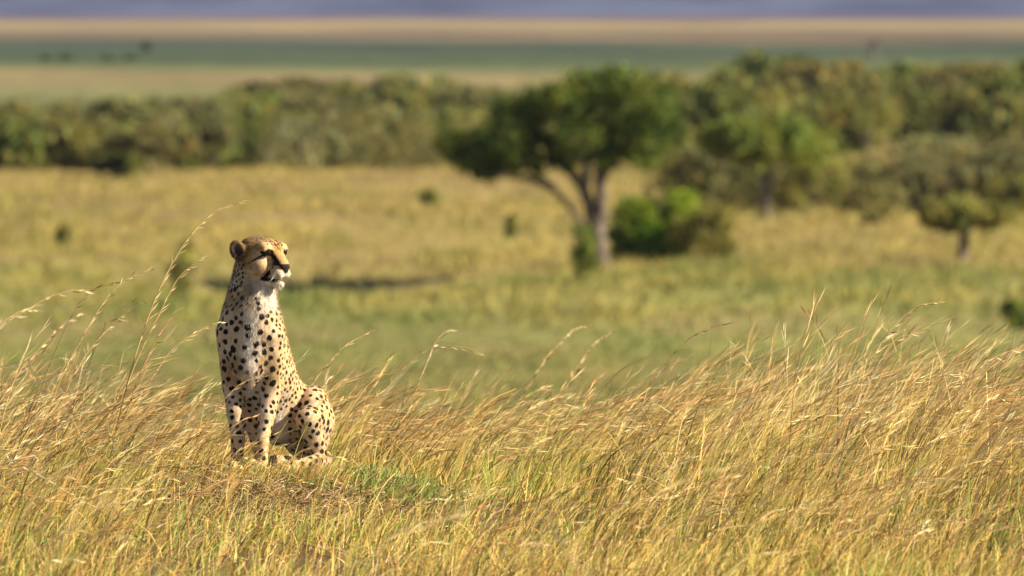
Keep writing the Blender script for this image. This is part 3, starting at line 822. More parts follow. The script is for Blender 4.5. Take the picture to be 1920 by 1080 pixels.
class Field:
    def __init__(self, lo, hi, h):
        self.lo = np.array(lo, float); self.h = h
        self.n = np.ceil((np.array(hi) - self.lo) / h).astype(int) + 1
        self.F = np.full(self.n, 0.2, np.float32)
    def window(self, a, b):
        i0 = np.clip(np.floor((a - self.lo) / self.h).astype(int), 0, self.n - 1)
        i1 = np.clip(np.ceil((b - self.lo) / self.h).astype(int) + 1, 1, self.n)
        sl = tuple(slice(i0[k], i1[k]) for k in range(3))
        ax = [self.lo[k] + self.h * np.arange(i0[k], i1[k]) for k in range(3)]
        X = np.stack(np.meshgrid(*ax, indexing='ij'), -1).astype(np.float32)
        return sl, X
    def blend(self, sl, d, k, cut=False):
        A = self.F[sl]
        if cut:
            d = -d
            h = np.clip(0.5 - 0.5 * (d - A) / k, 0, 1)
            self.F[sl] = A * h + d * (1 - h) + k * h * (1 - h)
        else:
            h = np.clip(0.5 + 0.5 * (d - A) / k, 0, 1)
            self.F[sl] = d * (1 - h) + A * h - k * h * (1 - h)
    def cone(self, a, b, ra, rb, k=0.02, cut=False):
        a = np.asarray(a, float); b = np.asarray(b, float)
        ra /= PXM; rb /= PXM
        m = max(ra, rb) + k + 0.02
        sl, X = self.window(np.minimum(a, b) - m, np.maximum(a, b) + m)
        ab = (b - a).astype(np.float32)
        t = np.clip(((X - a.astype(np.float32)) @ ab) / max(float(ab @ ab), 1e-9), 0, 1)
        d = np.linalg.norm(X - a.astype(np.float32) - t[..., None] * ab, axis=-1) - (ra + (rb - ra) * t)
        self.blend(sl, d, k, cut)
    def ell(self, c, r, R=None, k=0.02, cut=False):
        c = np.asarray(c, float); r = np.asarray(r, float) / PXM
        R = np.eye(3) if R is None else R             # columns: the axes
        m = max(r) + k + 0.02
        sl, X = self.window(c - m, c + m)
        q = (X - c.astype(np.float32)) @ R.astype(np.float32)
        k0 = np.linalg.norm(q / r.astype(np.float32), axis=-1)
        k1 = np.linalg.norm(q / (r * r).astype(np.float32), axis=-1) + 1e-6
        self.blend(sl, k0 * (k0 - 1) / k1, k, cut)
    def surface(self):
        F, h = self.F, self.h
        nx, ny, nz = F.shape
        S = F < 0
        c = np.zeros((nx - 1, ny - 1, nz - 1), np.int8)
        for dx in (0, 1):
            for dy in (0, 1):
                for dz in (0, 1):
                    c += S[dx:nx - 1 + dx, dy:ny - 1 + dy, dz:nz - 1 + dz]
        I = np.argwhere((c > 0) & (c < 8))
        idm = np.full(c.shape, -1, np.int64)
        idm[I[:, 0], I[:, 1], I[:, 2]] = np.arange(len(I))
        acc = np.zeros((len(I), 3)); cnt = np.zeros(len(I))
        corners = [(x, y, z) for x in (0, 1) for y in (0, 1) for z in (0, 1)]
        for a in corners:
            for ax in range(3):
                if a[ax]: continue
                b = list(a); b[ax] = 1
                fa = F[I[:, 0] + a[0], I[:, 1] + a[1], I[:, 2] + a[2]]
                fb = F[I[:, 0] + b[0], I[:, 1] + b[1], I[:, 2] + b[2]]
                m = (fa < 0) != (fb < 0)
                t = fa[m] / (fa[m] - fb[m])
                p = np.tile(np.array(a, float), (m.sum(), 1)); p[:, ax] += t
                acc[m] += p; cnt[m] += 1
        V = self.lo + h * (I + acc / cnt[:, None])
        quads = []
        for ax in range(3):
            u, v = (ax + 1) % 3, (ax + 2) % 3
            s0 = [slice(0, None)] * 3; s1 = [slice(0, None)] * 3
            s0[ax] = slice(0, -1); s1[ax] = slice(1, None)
            A, B = S[tuple(s0)], S[tuple(s1)]
            E = np.argwhere(A != B)
            E = E[(E[:, u] > 0) & (E[:, v] > 0) & (E[:, u] < F.shape[u] - 1) & (E[:, v] < F.shape[v] - 1)]
            inside = A[E[:, 0], E[:, 1], E[:, 2]]
            q = []
            for du, dv in ((-1, -1), (0, -1), (0, 0), (-1, 0)):
                e = E.copy(); e[:, u] += du; e[:, v] += dv
                q.append(idm[e[:, 0], e[:, 1], e[:, 2]])
            q = np.stack(q, 1)
            q[~inside] = q[~inside][:, ::-1]
            quads.append(q)
        Q = np.concatenate(quads)
        return V, Q[(Q >= 0).all(1)]

# head frame (units of the drawing, pixels): F forward, S towards the animal's right ear, U up
YAW, PITCH = math.radians(47), math.radians(-4)
HF = np.array([math.sin(YAW) * math.cos(PITCH), -math.cos(YAW) * math.cos(PITCH), math.sin(PITCH)])
HS = np.array([-math.cos(YAW), -math.sin(YAW), 0.0])
HU = np.cross(HS, HF); HU /= np.linalg.norm(HU)
if HU[2] < 0: HU = -HU
HO = PP(487, 482, -0.02)
HR = np.stack([HF, HS, HU], 1)
def H(f, s, u):
    return HO + (HF * f + HS * s + HU * u) / PXM

fld = Field((-0.30, -0.32, -0.06), (0.36, 0.62, 1.06), 0.0040)
# trunk, seated: chest up front, loins sloping down to the rump behind
fld.cone(PP(474, 612, 0.00), PP(496, 700, 0.09), 58, 56, 0.03)
fld.cone(PP(488, 640, 0.09), PP(506, 720, 0.16), 44, 47, 0.03)
fld.cone(PP(499, 705, .11), PP(545, 780, .25), 47, 47, 0.04)
fld.cone(PP(500, 750, .13), PP(516, 800, .19), 36, 34, 0.03)
fld.cone(PP(545, 770, .24), PP(572, 822, .33), 50, 44, 0.04)
fld.ell(PP(470, 655, -.045), (44, 34, 60), None, 0.022)             # breast
fld.cone(PP(468, 690, -.07), PP(471, 716, -.05), 22, 9, 0.03)      # tuft
# neck
fld.cone(PP(466, 592, .015), PP(476, 512, -.005), 50, 36, 0.04)
fld.cone(PP(478, 585, -.05), PP(490, 525, -.03), 36, 26, 0.04)
fld.cone(PP(452, 560, .05), PP(468, 492, .02), 24, 26, 0.03)       # nape
# fore limbs: shoulder, elbow, wrist, paw
for (s, e, w, p, rr) in (
        (PP(434, 622, -.01), PP(437, 722, .03), PP(446, 818, -.03), PP(444, 868, -.055), (29, 20, 12.5)),
        (PP(506, 628, -.05), PP(507, 735, -.005), PP(493, 822, -.075), PP(492, 868, -.105), (29, 20, 11.5))):
    fld.cone(s, e, rr[0], rr[1], 0.016)
    fld.cone(e, (e * .5 + w * .5) + np.array([0, -.006, 0]), rr[1] - 1, rr[2] + 3.5, 0.015)
    fld.cone((e * .5 + w * .5) + np.array([0, -.006, 0]), w, rr[2] + 3.5, rr[2], 0.012)
    fld.cone(w, p + np.array([0, .012, .006]), rr[2], rr[2] - 1, 0.012)
    fld.ell(p + np.array([-.008, -.02, -.012]), (17, 22, 12), None, 0.012)
    for j in (-1.5, -.5, .5, 1.5):                                   # toes
        fld.ell(p + np.array([-.012 + j * .0175, -.052 + abs(j) * .006, -.018]), (5.4, 11, 7.5), None, 0.004)
# hind limbs: haunch, thigh, knee, shank, long foot
KN = PP(563, 782, .06)
fld.ell(PP(586, 784, .20), (35, 62, 60), None, 0.012)
fld.cone(PP(588, 788, .17), KN + np.array([.035, .0, -.01]), 38, 24, 0.015)
fld.cone(KN + np.array([.03, 0, -.015]), PP(598, 852, .15), 22, 14, 0.012)
fld.cone(PP(604, 862, .20), PP(585, 868, .03), 17, 13, 0.012)
fld.cone(PP(585, 868, .03), PP(556, 873, -.03), 14, 13, 0.012)
for j in (-1.5, -.5, .5, 1.5):
    fld.ell(PP(545 + j * 7.5, 876, -.055 + j * .012), (6, 13, 7.5), None, 0.004)
KF = PP(480, 792, .15)                                               # far hind leg, mostly hidden
fld.cone(PP(520, 795, .28), KF, 44, 27, 0.02)
fld.cone(PP(476, 705, .05), PP(484, 770, .15), 36, 34, 0.03)
fld.cone(KF, PP(488, 862, .20), 22, 13, 0.015)
fld.cone(PP(490, 864, .22), PP(472, 872, .06), 14, 13, 0.012)
# tail laid round behind
tail = [PP(590, 855, .36), PP(605, 868, .44), PP(585, 872, .51), PP(545, 874, .53), PP(515, 874, .50), PP(490, 874, .46)]
for a, b in zip(tail[:-1], tail[1:]):
    fld.cone(a, b, 13, 12, 0.012)
# head
fld.ell(H(-4, 0, 5), (45, 41, 36), HR, 0.012)
fld.ell(H(20, 0, 16), (28, 33, 23), HR, 0.012)
for s in (-1, 1):
    fld.ell(H(17, s * 23, -13), (25, 18.5, 22), HR, 0.022)            # cheek
    fld.ell(H(32, s * 20, 24), (13, 14, 8), HR, 0.014)              # brow
    fld.ell(H(57, s * 10.0, -24), (13.0, 9.8, 10.8), HR, 0.007)    # whisker pad
    fld.cone(H(-2, s * 17, -24), H(34, s * 12, -38), 19, 12, 0.014) # jaw
fld.cone(H(34, 0, 13), H(60, 0, -8), 18, 12.5, 0.012)                 # nose bridge
fld.cone(H(30, 0, -14), H(54, 0, -19), 24, 15, 0.012)
fld.cone(H(18, 0, -35), H(54, 0, -42.5), 16, 9.5, 0.010)            # chin
for s in (-1, 1):
    fld.ell(H(49, s * 25, 15.5), (9, 8, 5.0), HR, 0.005, cut=True) # eye sockets
    fld.cone(H(47.5, s * 15, 20.5), H(40, s * 30, 19), 3.2, 3.4, 0.004)   # upper lid
    fld.ell(H(60, s * 12, -38.2), (24, 14, 3.0), HR, 0.003, cut=True)   # parted lips
fld.ell(H(67.5, 0, -11), (6.0, 11.5, 5.5), HR, 0.004)
fld.ell(H(67.5, 0, -17), (5.0, 6.5, 7), HR, 0.003)                 # nose leather
for s in (-1, 1):
    fld.ell(H(74.5, s * 5, -13.5), (3, 2.2, 1.8), HR, 0.002, cut=True)
    # ears: low rounded cups turned outward and forward
    n = HF * .62 + HS * s * .74 + HU * .12; n /= np.linalg.norm(n)
    up = HU * .93 + HS * s * .36; up -= n * (up @ n); up /= np.linalg.norm(up)
    ER = np.stack([n, np.cross(up, n), up], 1)
    ec = H(-14, s * 47, 15)
    fld.ell(ec, (7.5, 14.5, 19), ER, 0.016)
    fld.ell(ec + n * 9.0 / PXM - up * 1.5 / PXM, (7.5, 11, 14.5), ER, 0.007, cut=True)
CV, CQ = fld.surface()
del fld.F
# vertex normals and smoothing of the net
def vert_normals(V, Q):
    n = np.cross(V[Q[:, 2]] - V[Q[:, 0]], V[Q[:, 3]] - V[Q[:, 1]])
    o = np.zeros_like(V)
    for k in range(4):
        np.add.at(o, Q[:, k], n)
    return o / (np.linalg.norm(o, axis=1, keepdims=True) + 1e-12)
E = np.concatenate([CQ[:, [k, (k + 1) % 4]] for k in range(4)])
E = np.concatenate([E, E[:, ::-1]])
deg = np.bincount(E[:, 0], minlength=len(CV))[:, None]
for lam in (.5, -.52, .5, -.52):
    nb = np.stack([np.bincount(E[:, 0], weights=CV[E[:, 1], k], minlength=len(CV)) for k in range(3)], 1) / deg
    CV = CV + lam * (nb - CV)
CN = vert_normals(CV, CQ)

# ---- coat: ground colour per vertex, shade painted into head and neck, and a signed distance to the dark markings
hl = (CV - HO) @ HR * PXM                                           # head coordinates
hf, hs, hu = hl[:, 0], np.abs(hl[:, 1]), hl[:, 2]
px = CV[:, 0] * PXM + 500; py = 885 - CV[:, 2] * PXM; dp = CV[:, 1]
AF = np.array([-.50, -.86, 0.0])                                    # the way the chest faces
TAN, GOLD, WHITE, BLACK = (np.array(c) for c in ((.69, .47, .235), (.58, .32, .09), (.78, .71, .60), (.012, .009, .008)))
def mixc(c, w, t):
    return c * (1 - w[:, None]) + t * w[:, None]
nz1 = vnoise(CV * 30, 3); nz2 = vnoise(CV * 90, 4)
base = np.tile(TAN, (len(CV), 1))
base = mixc(base, .45 * sstep(.15, .95, -(CN @ AF)) * sstep(0, .6, CN[:, 2] + .4), GOLD)
mid = np.abs(px - (471 + (py - 640) * .02) + (nz1 - .5) * 16)
torso = sstep(540, 560, py) * sstep(775, 735, py)
base = mixc(base, .9 * torso * sstep(26, 6, mid) * sstep(.35, .75, CN @ AF), WHITE)
base = mixc(base, .28 * sstep(.1, .7, CN @ AF) * sstep(560, 600, py) * sstep(860, 780, py), WHITE)
base = mixc(base, .9 * sstep(760, 785, py) * sstep(545, 525, px) * sstep(510, 520, px) * sstep(835, 815, py) * sstep(-.03, .0, dp), WHITE)   # belly
for ex in (437, 512):
    base = mixc(base, .75 * sstep(34, 12, np.hypot(px - ex, (py - 692) * .8)) * (CN @ AF > .1), np.array((.40, .26, .105)))
base = mixc(base, .8 * sstep(-.2, -.8, CN[:, 2]) * sstep(600, 640, py), WHITE)
base = mixc(base, .7 * sstep(1, .4, np.abs(py - 850) / 40) * sstep(520, 480, px) * (CN @ AF > 0), TAN * 1.1)
onhead = sstep(-62, -40, hf) * sstep(-66, -50, hu)
throat = sstep(-34, -48, hu) * sstep(-10, 12, hf) * sstep(606, 560, py + (nz1 - .5) * 30)
face = onhead * (1 - throat)
hc = np.tile(np.array((.50, .265, .075)), (len(CV), 1))
hc = mixc(hc, sstep(2, -22, hu + (nz1 - .5) * 10) * sstep(60, 38, hf), np.array((.50, .345, .175)))
hc = mixc(hc, .75 * sstep(34, 2, hf) * sstep(-26, -6, hu), np.array((.27, .165, .062)))  # brown temple and upper cheek, deepened to paint in the head's shaded side
hc *= (.62 + .76 * vnoise(np.stack([hf / 9, hl[:, 1] / 3.2, hu / 3.2], 1), 8))[:, None]
hc = mixc(hc, .55 * sstep(30, 44, hu), np.array((.40, .27, .12)))
hc = mixc(hc, .8 * sstep(15, 7, np.sqrt((hf - 38) ** 2 * .5 + (hs - 21) ** 2 + (hu - 26) ** 2)), np.array((.60, .44, .24)))
hc = mixc(hc, .75 * sstep(19, 9, np.sqrt((hf - 38) ** 2 * .4 + (hs - 30) ** 2 + (hu - 3) ** 2)), np.array((.66, .49, .29)))
hc = mixc(hc, sstep(20, 13, np.sqrt((hf - 62) ** 2 + ((hs - 11) * .9) ** 2 + (hu + 27) ** 2)), np.array((.58, .46, .31)))
hc = mixc(hc, .9 * sstep(13, 8, hs) * sstep(-22, -26, hu) * sstep(60, 66, hf), WHITE)
hc = mixc(hc, .55 * sstep(-24, -15, hu) * sstep(50, 56, hf), np.array((.52, .33, .15)))
hc = mixc(hc, sstep(-36, -40, hu) * sstep(22, 38, hf), WHITE * 1.1)
hc = mixc(hc, .8 * sstep(-26, -42, hu) * sstep(38, 25, hf), np.array((.58, .46, .31)))
base = mixc(base, face, hc) if False else base * (1 - face[:, None]) + hc * face[:, None]
throatc = throat * sstep(14, 36, hf + .25 * (hu + 50) + (nz1 - .5) * 16)
base = mixc(base, throat * (1 - throatc) * .8, np.array((.42, .31, .185)))  # tan neck side, darkened further as painted shade
base = mixc(base, throatc * .92, WHITE)
fibre = vnoise(CV * np.array([260, 260, 70]), 17)
base *= 1.0 * (.70 + .25 * nz2 + .36 * fibre)[:, None]

def seg_d(P, a, b):
    a = np.asarray(a, float); b = np.asarray(b, float); ab = b - a
    t = np.clip(((P - a) @ ab) / (ab @ ab), 0, 1)
    return np.linalg.norm(P - a - t[:, None] * ab, axis=1), t
rs = RS(11)
mark = np.full(len(CV), 1.0)
# spots, thrown over the skin; radius and spacing (drawing px) change over the body
order = rs.permutation(len(CV))[:24000]
def spot_r(i):
    x, y, d = px[i], py[i], dp[i]
    if face[i] > .5: return (2.8 if hu[i] < -8 else 1.9), 6.8
    flank = sstep(505, 535, x) * sstep(560, 610, y) * sstep(800, 750, y)
    haunch = float(x > 556 and y > 712)
    front = float(CN[i] @ AF > .45)
    r = 4.2 + 1.0 * front * (y > 570) * (y < 735) - .55 * flank * (1 - front) + 1.0 * haunch * (d < .22)
    sp = 11.0 + 3.4 * front * (y > 570) * (y < 740) - 1.9 * flank * (1 - front) + 2.3 * haunch
    if y < 575: r, sp = 3.9, 10.0
    if y > 770 and x < 520: r, sp = 5.0, 14.5
    if d > .40: r, sp = 7, 20
    return r * rs.uniform(.75, 1.1), sp * rs.uniform(.88, 1.15)
SC, SR = [], []
sc_arr = np.zeros((3000, 3)); ns = 0
sp_arr = np.zeros(3000)
for i in order:
    if face[i] > .5 and not ((hf[i] < 27 and hu[i] < 18 and hf[i] > -40) or hu[i] > 28): continue
    if face[i] > .2 and (hs[i] > 36 and hu[i] > 4): continue        # not on ears
    if throatc[i] > .5 or (py[i] < 548 and CN[i] @ AF > .55 and hf[i] > 0): continue
    if py[i] > 560 and py[i] < 735 and mid[i] < 5 and CN[i] @ AF > .5: continue
    if 510 < px[i] < 540 and 772 < py[i] < 830 and dp[i] > -.03: continue
    if py[i] > 872: continue
    r, sp = spot_r(i)
    r /= PXM; sp /= PXM
    if ns and (np.linalg.norm(sc_arr[:ns] - CV[i], axis=1) < sp).any(): continue
    sc_arr[ns] = CV[i]; ns += 1
    SC.append(CV[i]); SR.append(r)
SC, SR = np.array(SC), np.array(SR)
wob = (nz1 - .5) * .004 + (nz2 - .5) * .005
for k in range(len(SC)):
    w = np.abs(CV - SC[k]).max(1) < .05
    ax = rs.normal(size=3); ax /= np.linalg.norm(ax)
    q = CV[w] - SC[k]
    q = q + np.outer(q @ ax, ax) * rs.uniform(-.28, .3)
    d = np.linalg.norm(q, axis=1) - SR[k] + wob[w]
    mark[w] = np.minimum(mark[w], d)
def add_line(P, ok, pts, widths, rough=1.0):
    """a dark line on the face, drawn in the head's front (side, up) or side (forward, up) plane"""
    global mark
    for a, b, wa, wb in zip(pts[:-1], pts[1:], widths[:-1], widths[1:]):
        d, t = seg_d(P, a, b)
        dd = (d - (wa + (wb - wa) * t)) / PXM + wob * .35 * rough
        mark = np.where(ok, np.minimum(mark, dd), mark)
FRONT, SIDE = np.stack([hs, hu], 1), np.stack([hf, hu], 1)
add_line(FRONT, (hf > 26) & ((hu > -9) | (hf < 52 - (hu < -16) * 4)), [(16, 13), (12.5, 2), (13.0, -10), (19, -26), (24, -37)], [2.6, 2.0, 2.2, 2.7, 2.8])    # tear line
add_line(FRONT, hf > 30, [(16, 14), (24, 16), (31, 13)], [3.6, 5.4, 2.4])                                              # eye rim
add_line(SIDE, (hs > 18) & (hf < 46), [(44, 13), (34, 8), (22, -2), (12, -9)], [4.0, 2.0, 1.3, .7])                    # corner of the eye
add_line(SIDE, (hs > 2) & (hf > 28), [(34, -35), (48, -38), (64, -38), (76, -36)], [2.8, 3.4, 2.8, 1.4], .4)           # lips
add_line(FRONT, (hf > -5) & (hu > 16), [(0, 14), (3, 24), (5, 34), (9, 46)], [.8, 1.2, 1.3, 1.0])                      # forehead
add_line(FRONT, (hf > -5) & (hu > 20), [(9, 22), (12, 31), (17, 42)], [.7, 1.2, 1.2])
mark = np.minimum(mark, np.where(hf > 58, np.maximum(np.abs(hu + 13.5) - 8.5, hs - np.where(hu > -13, 12.0, 12.0 + (hu + 13) * .95)), 60) / PXM)                  # nose
ear = face * sstep(33, 37, hs) * sstep(4, 10, hu)
for s in (-1, 1):
    n = HF * .62 + HS * s * .74 + HU * .12; n /= np.linalg.norm(n)
    ec = H(-14, s * 47, 15)
    q = CV - ec; along = q @ n; rad = np.linalg.norm(q - np.outer(along, n), axis=1)
    near = (np.linalg.norm(q, axis=1) < .055)
    inner = near & (rad < 12.5 / PXM) & ((CN @ n) > -.3) & (along > -.012)
    hh = sstep(-.02, .03, q[inner] @ HU)[:, None]
    base[inner] = np.array((.022, .017, .014)) * (1 - hh) + np.array((.17, .12, .07)) * hh  # shadow inside the ear cup painted into the colour, deepest low down
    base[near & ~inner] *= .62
tailw = sstep(.40, .43, dp) * (px < 515) * (py > 850)
base = mixc(base, tailw, BLACK)

# coat materials
fur_m, nt, out = new_mat("cheetah_coat")
b = N(nt, "ShaderNodeBsdfPrincipled")
b.inputs["Roughness"].default_value = .75; b.inputs["Specular IOR Level"].default_value = .18
b.inputs["Sheen Weight"].default_value = .12
at = N(nt, "ShaderNodeAttribute", attribute_name="tint"); mk = N(nt, "ShaderNodeAttribute", attribute_name="mark")
tc = N(nt, "ShaderNodeTexCoord")
n1 = N(nt, "ShaderNodeTexNoise"); n1.inputs["Scale"].default_value = 1; n1.inputs["Detail"].default_value = 3
mpf = N(nt, "ShaderNodeMapping"); mpf.inputs["Scale"].default_value = (330, 330, 95)
nt.links.new(tc.outputs["Object"], mpf.inputs[0]); nt.links.new(mpf.outputs[0], n1.inputs["Vector"])
ma = N(nt, "ShaderNodeMath", operation='MULTIPLY_ADD'); ma.inputs[1].default_value = .010; ma.inputs[2].default_value = -.005
nt.links.new(n1.outputs["Fac"], ma.inputs[0])
ad = N(nt, "ShaderNodeMath", operation='ADD'); nt.links.new(ma.outputs[0], ad.inputs[0]); nt.links.new(mk.outputs["Fac"], ad.inputs[1])
mr = N(nt, "ShaderNodeMapRange"); mr.inputs["From Min"].default_value = -.0012; mr.inputs["From Max"].default_value = .0016
nt.links.new(ad.outputs[0], mr.inputs["Value"])
mx = N(nt, "ShaderNodeMix", data_type='RGBA'); mx.inputs[6].default_value = (*BLACK, 1)
nt.links.new(mr.outputs[0], mx.inputs[0]); nt.links.new(at.outputs["Color"], mx.inputs[7])
nt.links.new(mx.outputs[2], b.inputs["Base Color"])
bp = N(nt, "ShaderNodeBump"); bp.inputs["Strength"].default_value = .35; bp.inputs["Distance"].default_value = .004
nt.links.new(n1.outputs["Fac"], bp.inputs["Height"]); nt.links.new(bp.outputs[0], b.inputs["Normal"])
nt.links.new(b.outputs[0], out.inputs["Surface"])
hair_m = leaf_mat("cheetah_hair", None, .15, .6, True, .2)

CH_X = (500 - 960) / FPX * FOCUS
cheetah = empty("cheetah", (CH_X, FOCUS, 0.0))
tag(cheetah, "spotted cheetah sitting upright on a low mound, head turned to the right", "cheetah")
link("body", make_mesh("cheetah_body", CV, CQ, fur_m, base, True, {"mark": mark}), cheetah)

# fur: short hairs standing a little off the skin, longer on nape, breast, belly and chin
nh = 120000
tri = CQ[rs.randint(0, len(CQ), nh)]
wgt = rs.dirichlet((1, 1, 1, 1), nh)
hp = (CV[tri] * wgt[..., None]).sum(1); hn = (CN[tri] * wgt[..., None]).sum(1); hn /= np.linalg.norm(hn, axis=1, keepdims=True)
hv = tri[np.arange(nh), wgt.argmax(1)]
flow = np.where((face[hv] > .4)[:, None], -HF * .9 + np.array([0, 0, -.35]), np.array([.12, .25, -1.0]))
flow = flow - hn * (flow * hn).sum(1)[:, None]
flow /= np.linalg.norm(flow, axis=1, keepdims=True) + 1e-6
hd = flow + hn * rs.uniform(.15, .7, nh)[:, None] + rs.normal(size=(nh, 3)) * .26
hd /= np.linalg.norm(hd, axis=1, keepdims=True)
ln = rs.uniform(.0045, .0105, nh)
ln *= 1 + 1.3 * throat[hv] + .9 * sstep(40, 10, mid[hv]) * (CN[hv] @ AF > .4) * (py[hv] > 600) * (py[hv] < 730) + .8 * ((px[hv] < 470) & (py[hv] < 575) & (face[hv] < .5)) - .45 * face[hv] * (hf[hv] > 15)
keep = (hf[hv] < 64) | (face[hv] < .5)
keep &= ~((face[hv] > .5) & (mark[hv] < .002) & (hf[hv] > 20))
hp, hn, hd, ln, hv = hp[keep], hn[keep], hd[keep], ln[keep], hv[keep]; nh = len(hp)
side = np.cross(hd, rs.normal(size=(nh, 3))); side /= np.linalg.norm(side, axis=1, keepdims=True)
w0 = rs.uniform(.0005, .0009, nh)[:, None]
HVt = np.stack([hp - side * w0 - hn * .001, hp + side * w0 - hn * .001, hp + hd * ln[:, None]], 1).reshape(-1, 3)
hcol = base[hv] * rs.uniform(.72, 1.16, nh)[:, None]
hcol[mark[hv] < .0003] = BLACK * 1.5
fur = link("fur", make_mesh("cheetah_fur", HVt, np.arange(nh * 3).reshape(-1, 3), hair_m, np.repeat(np.clip(hcol, 0, .9), 3, axis=0)), cheetah)
fur["kind"] = "stuff"

# eyes
eye_m, nt, out = new_mat("cheetah_eye")
b = N(nt, "ShaderNodeBsdfPrincipled"); b.inputs["Roughness"].default_value = .08
tc = N(nt, "ShaderNodeTexCoord"); vm = N(nt, "ShaderNodeVectorMath", operation='DISTANCE')
vm.inputs[1].default_value = (1, 0, 0)
nt.links.new(tc.outputs["Object"], vm.inputs[0])
rp = N(nt, "ShaderNodeValToRGB")
rp.color_ramp.elements[0].position = .30; rp.color_ramp.elements[0].color = (.004, .004, .004, 1)
rp.color_ramp.elements[1].position = .36; rp.color_ramp.elements[1].color = (.03, .013, .004, 1)
e2 = rp.color_ramp.elements.new(.78); e2.color = (.03, .013, .004, 1)
e3 = rp.color_ramp.elements.new(.84); e3.color = (.01, .008, .006, 1)
nt.links.new(vm.outputs["Value"], rp.inputs[0]); nt.links.new(rp.outputs[0], b.inputs["Base Color"])
nt.links.new(b.outputs[0], out.inputs["Surface"])
def uv_ball(nu=14, nv=9):
    V = [(0, 0, 1)]
    for i in range(1, nv):
        for j in range(nu):
            t, p = math.pi * i / nv, 2 * math.pi * j / nu
            V.append((math.sin(t) * math.cos(p), math.sin(t) * math.sin(p), math.cos(t)))
    V.append((0, 0, -1))
    T = [(0, 1 + j, 1 + (j + 1) % nu) for j in range(nu)]
    Qd = [(1 + (i - 1) * nu + j, 1 + i * nu + j, 1 + i * nu + (j + 1) % nu, 1 + (i - 1) * nu + (j + 1) % nu) for i in range(1, nv - 1) for j in range(nu)]
    o = 1 + (nv - 2) * nu
    T += [(len(V) - 1, o + (j + 1) % nu, o + j) for j in range(nu)]
    return np.array(V), [np.array(T), np.array(Qd)]
bv, bf = uv_ball()
eme = make_mesh("eyeball", bv, bf, eye_m, None, True)
from mathutils import Matrix
for s in (1, -1):
    eo = link("eye", eme, cheetah)
    fx = HF * .9 + HS * s * .42; fx /= np.linalg.norm(fx)
    sy = np.cross(HU, fx); sy /= np.linalg.norm(sy); uz = np.cross(fx, sy)
    M = Matrix(((fx[0], sy[0], uz[0]), (fx[1], sy[1], uz[1]), (fx[2], sy[2], uz[2])))
    r = 7.4 / PXM
    eo.matrix_local = Matrix.Translation(Vector(H(40.0, s * 21.5, 15.0))) @ M.to_4x4() @ Matrix.Diagonal((r, r, r, 1))
# whiskers
wv, wf = [], []
wk_m = leaf_mat("whisker_white", (.85, .82, .76), .1, .4, False)
for s in (1, -1):
    for k in range(6 if s > 0 else 3):
        p = H(60 + rs.uniform(-5, 6), s * (20 + rs.uniform(-2, 2)), -25 + rs.uniform(-7, 5))
        d = HF * rs.uniform(.1, .6) + HS * s * 1.0 + HU * rs.uniform(-.9, .05); d /= np.linalg.norm(d)
        L = rs.uniform(.025, .05); sd = np.cross(d, HF); sd /= np.linalg.norm(sd)
        n0 = len(wv)
        for q in range(4):
            t = q / 3; c = p + d * L * t - HU * L * .35 * t * t; w = .00035 * (1 - .8 * t)
            wv += [c - sd * w, c + sd * w]
        wf += [(n0 + 2 * q, n0 + 2 * q + 1, n0 + 2 * q + 3, n0 + 2 * q + 2) for q in range(3)]
wk = link("whiskers", make_mesh("whiskers", np.array(wv), np.array(wf), wk_m), cheetah)
wk["kind"] = "stuff"
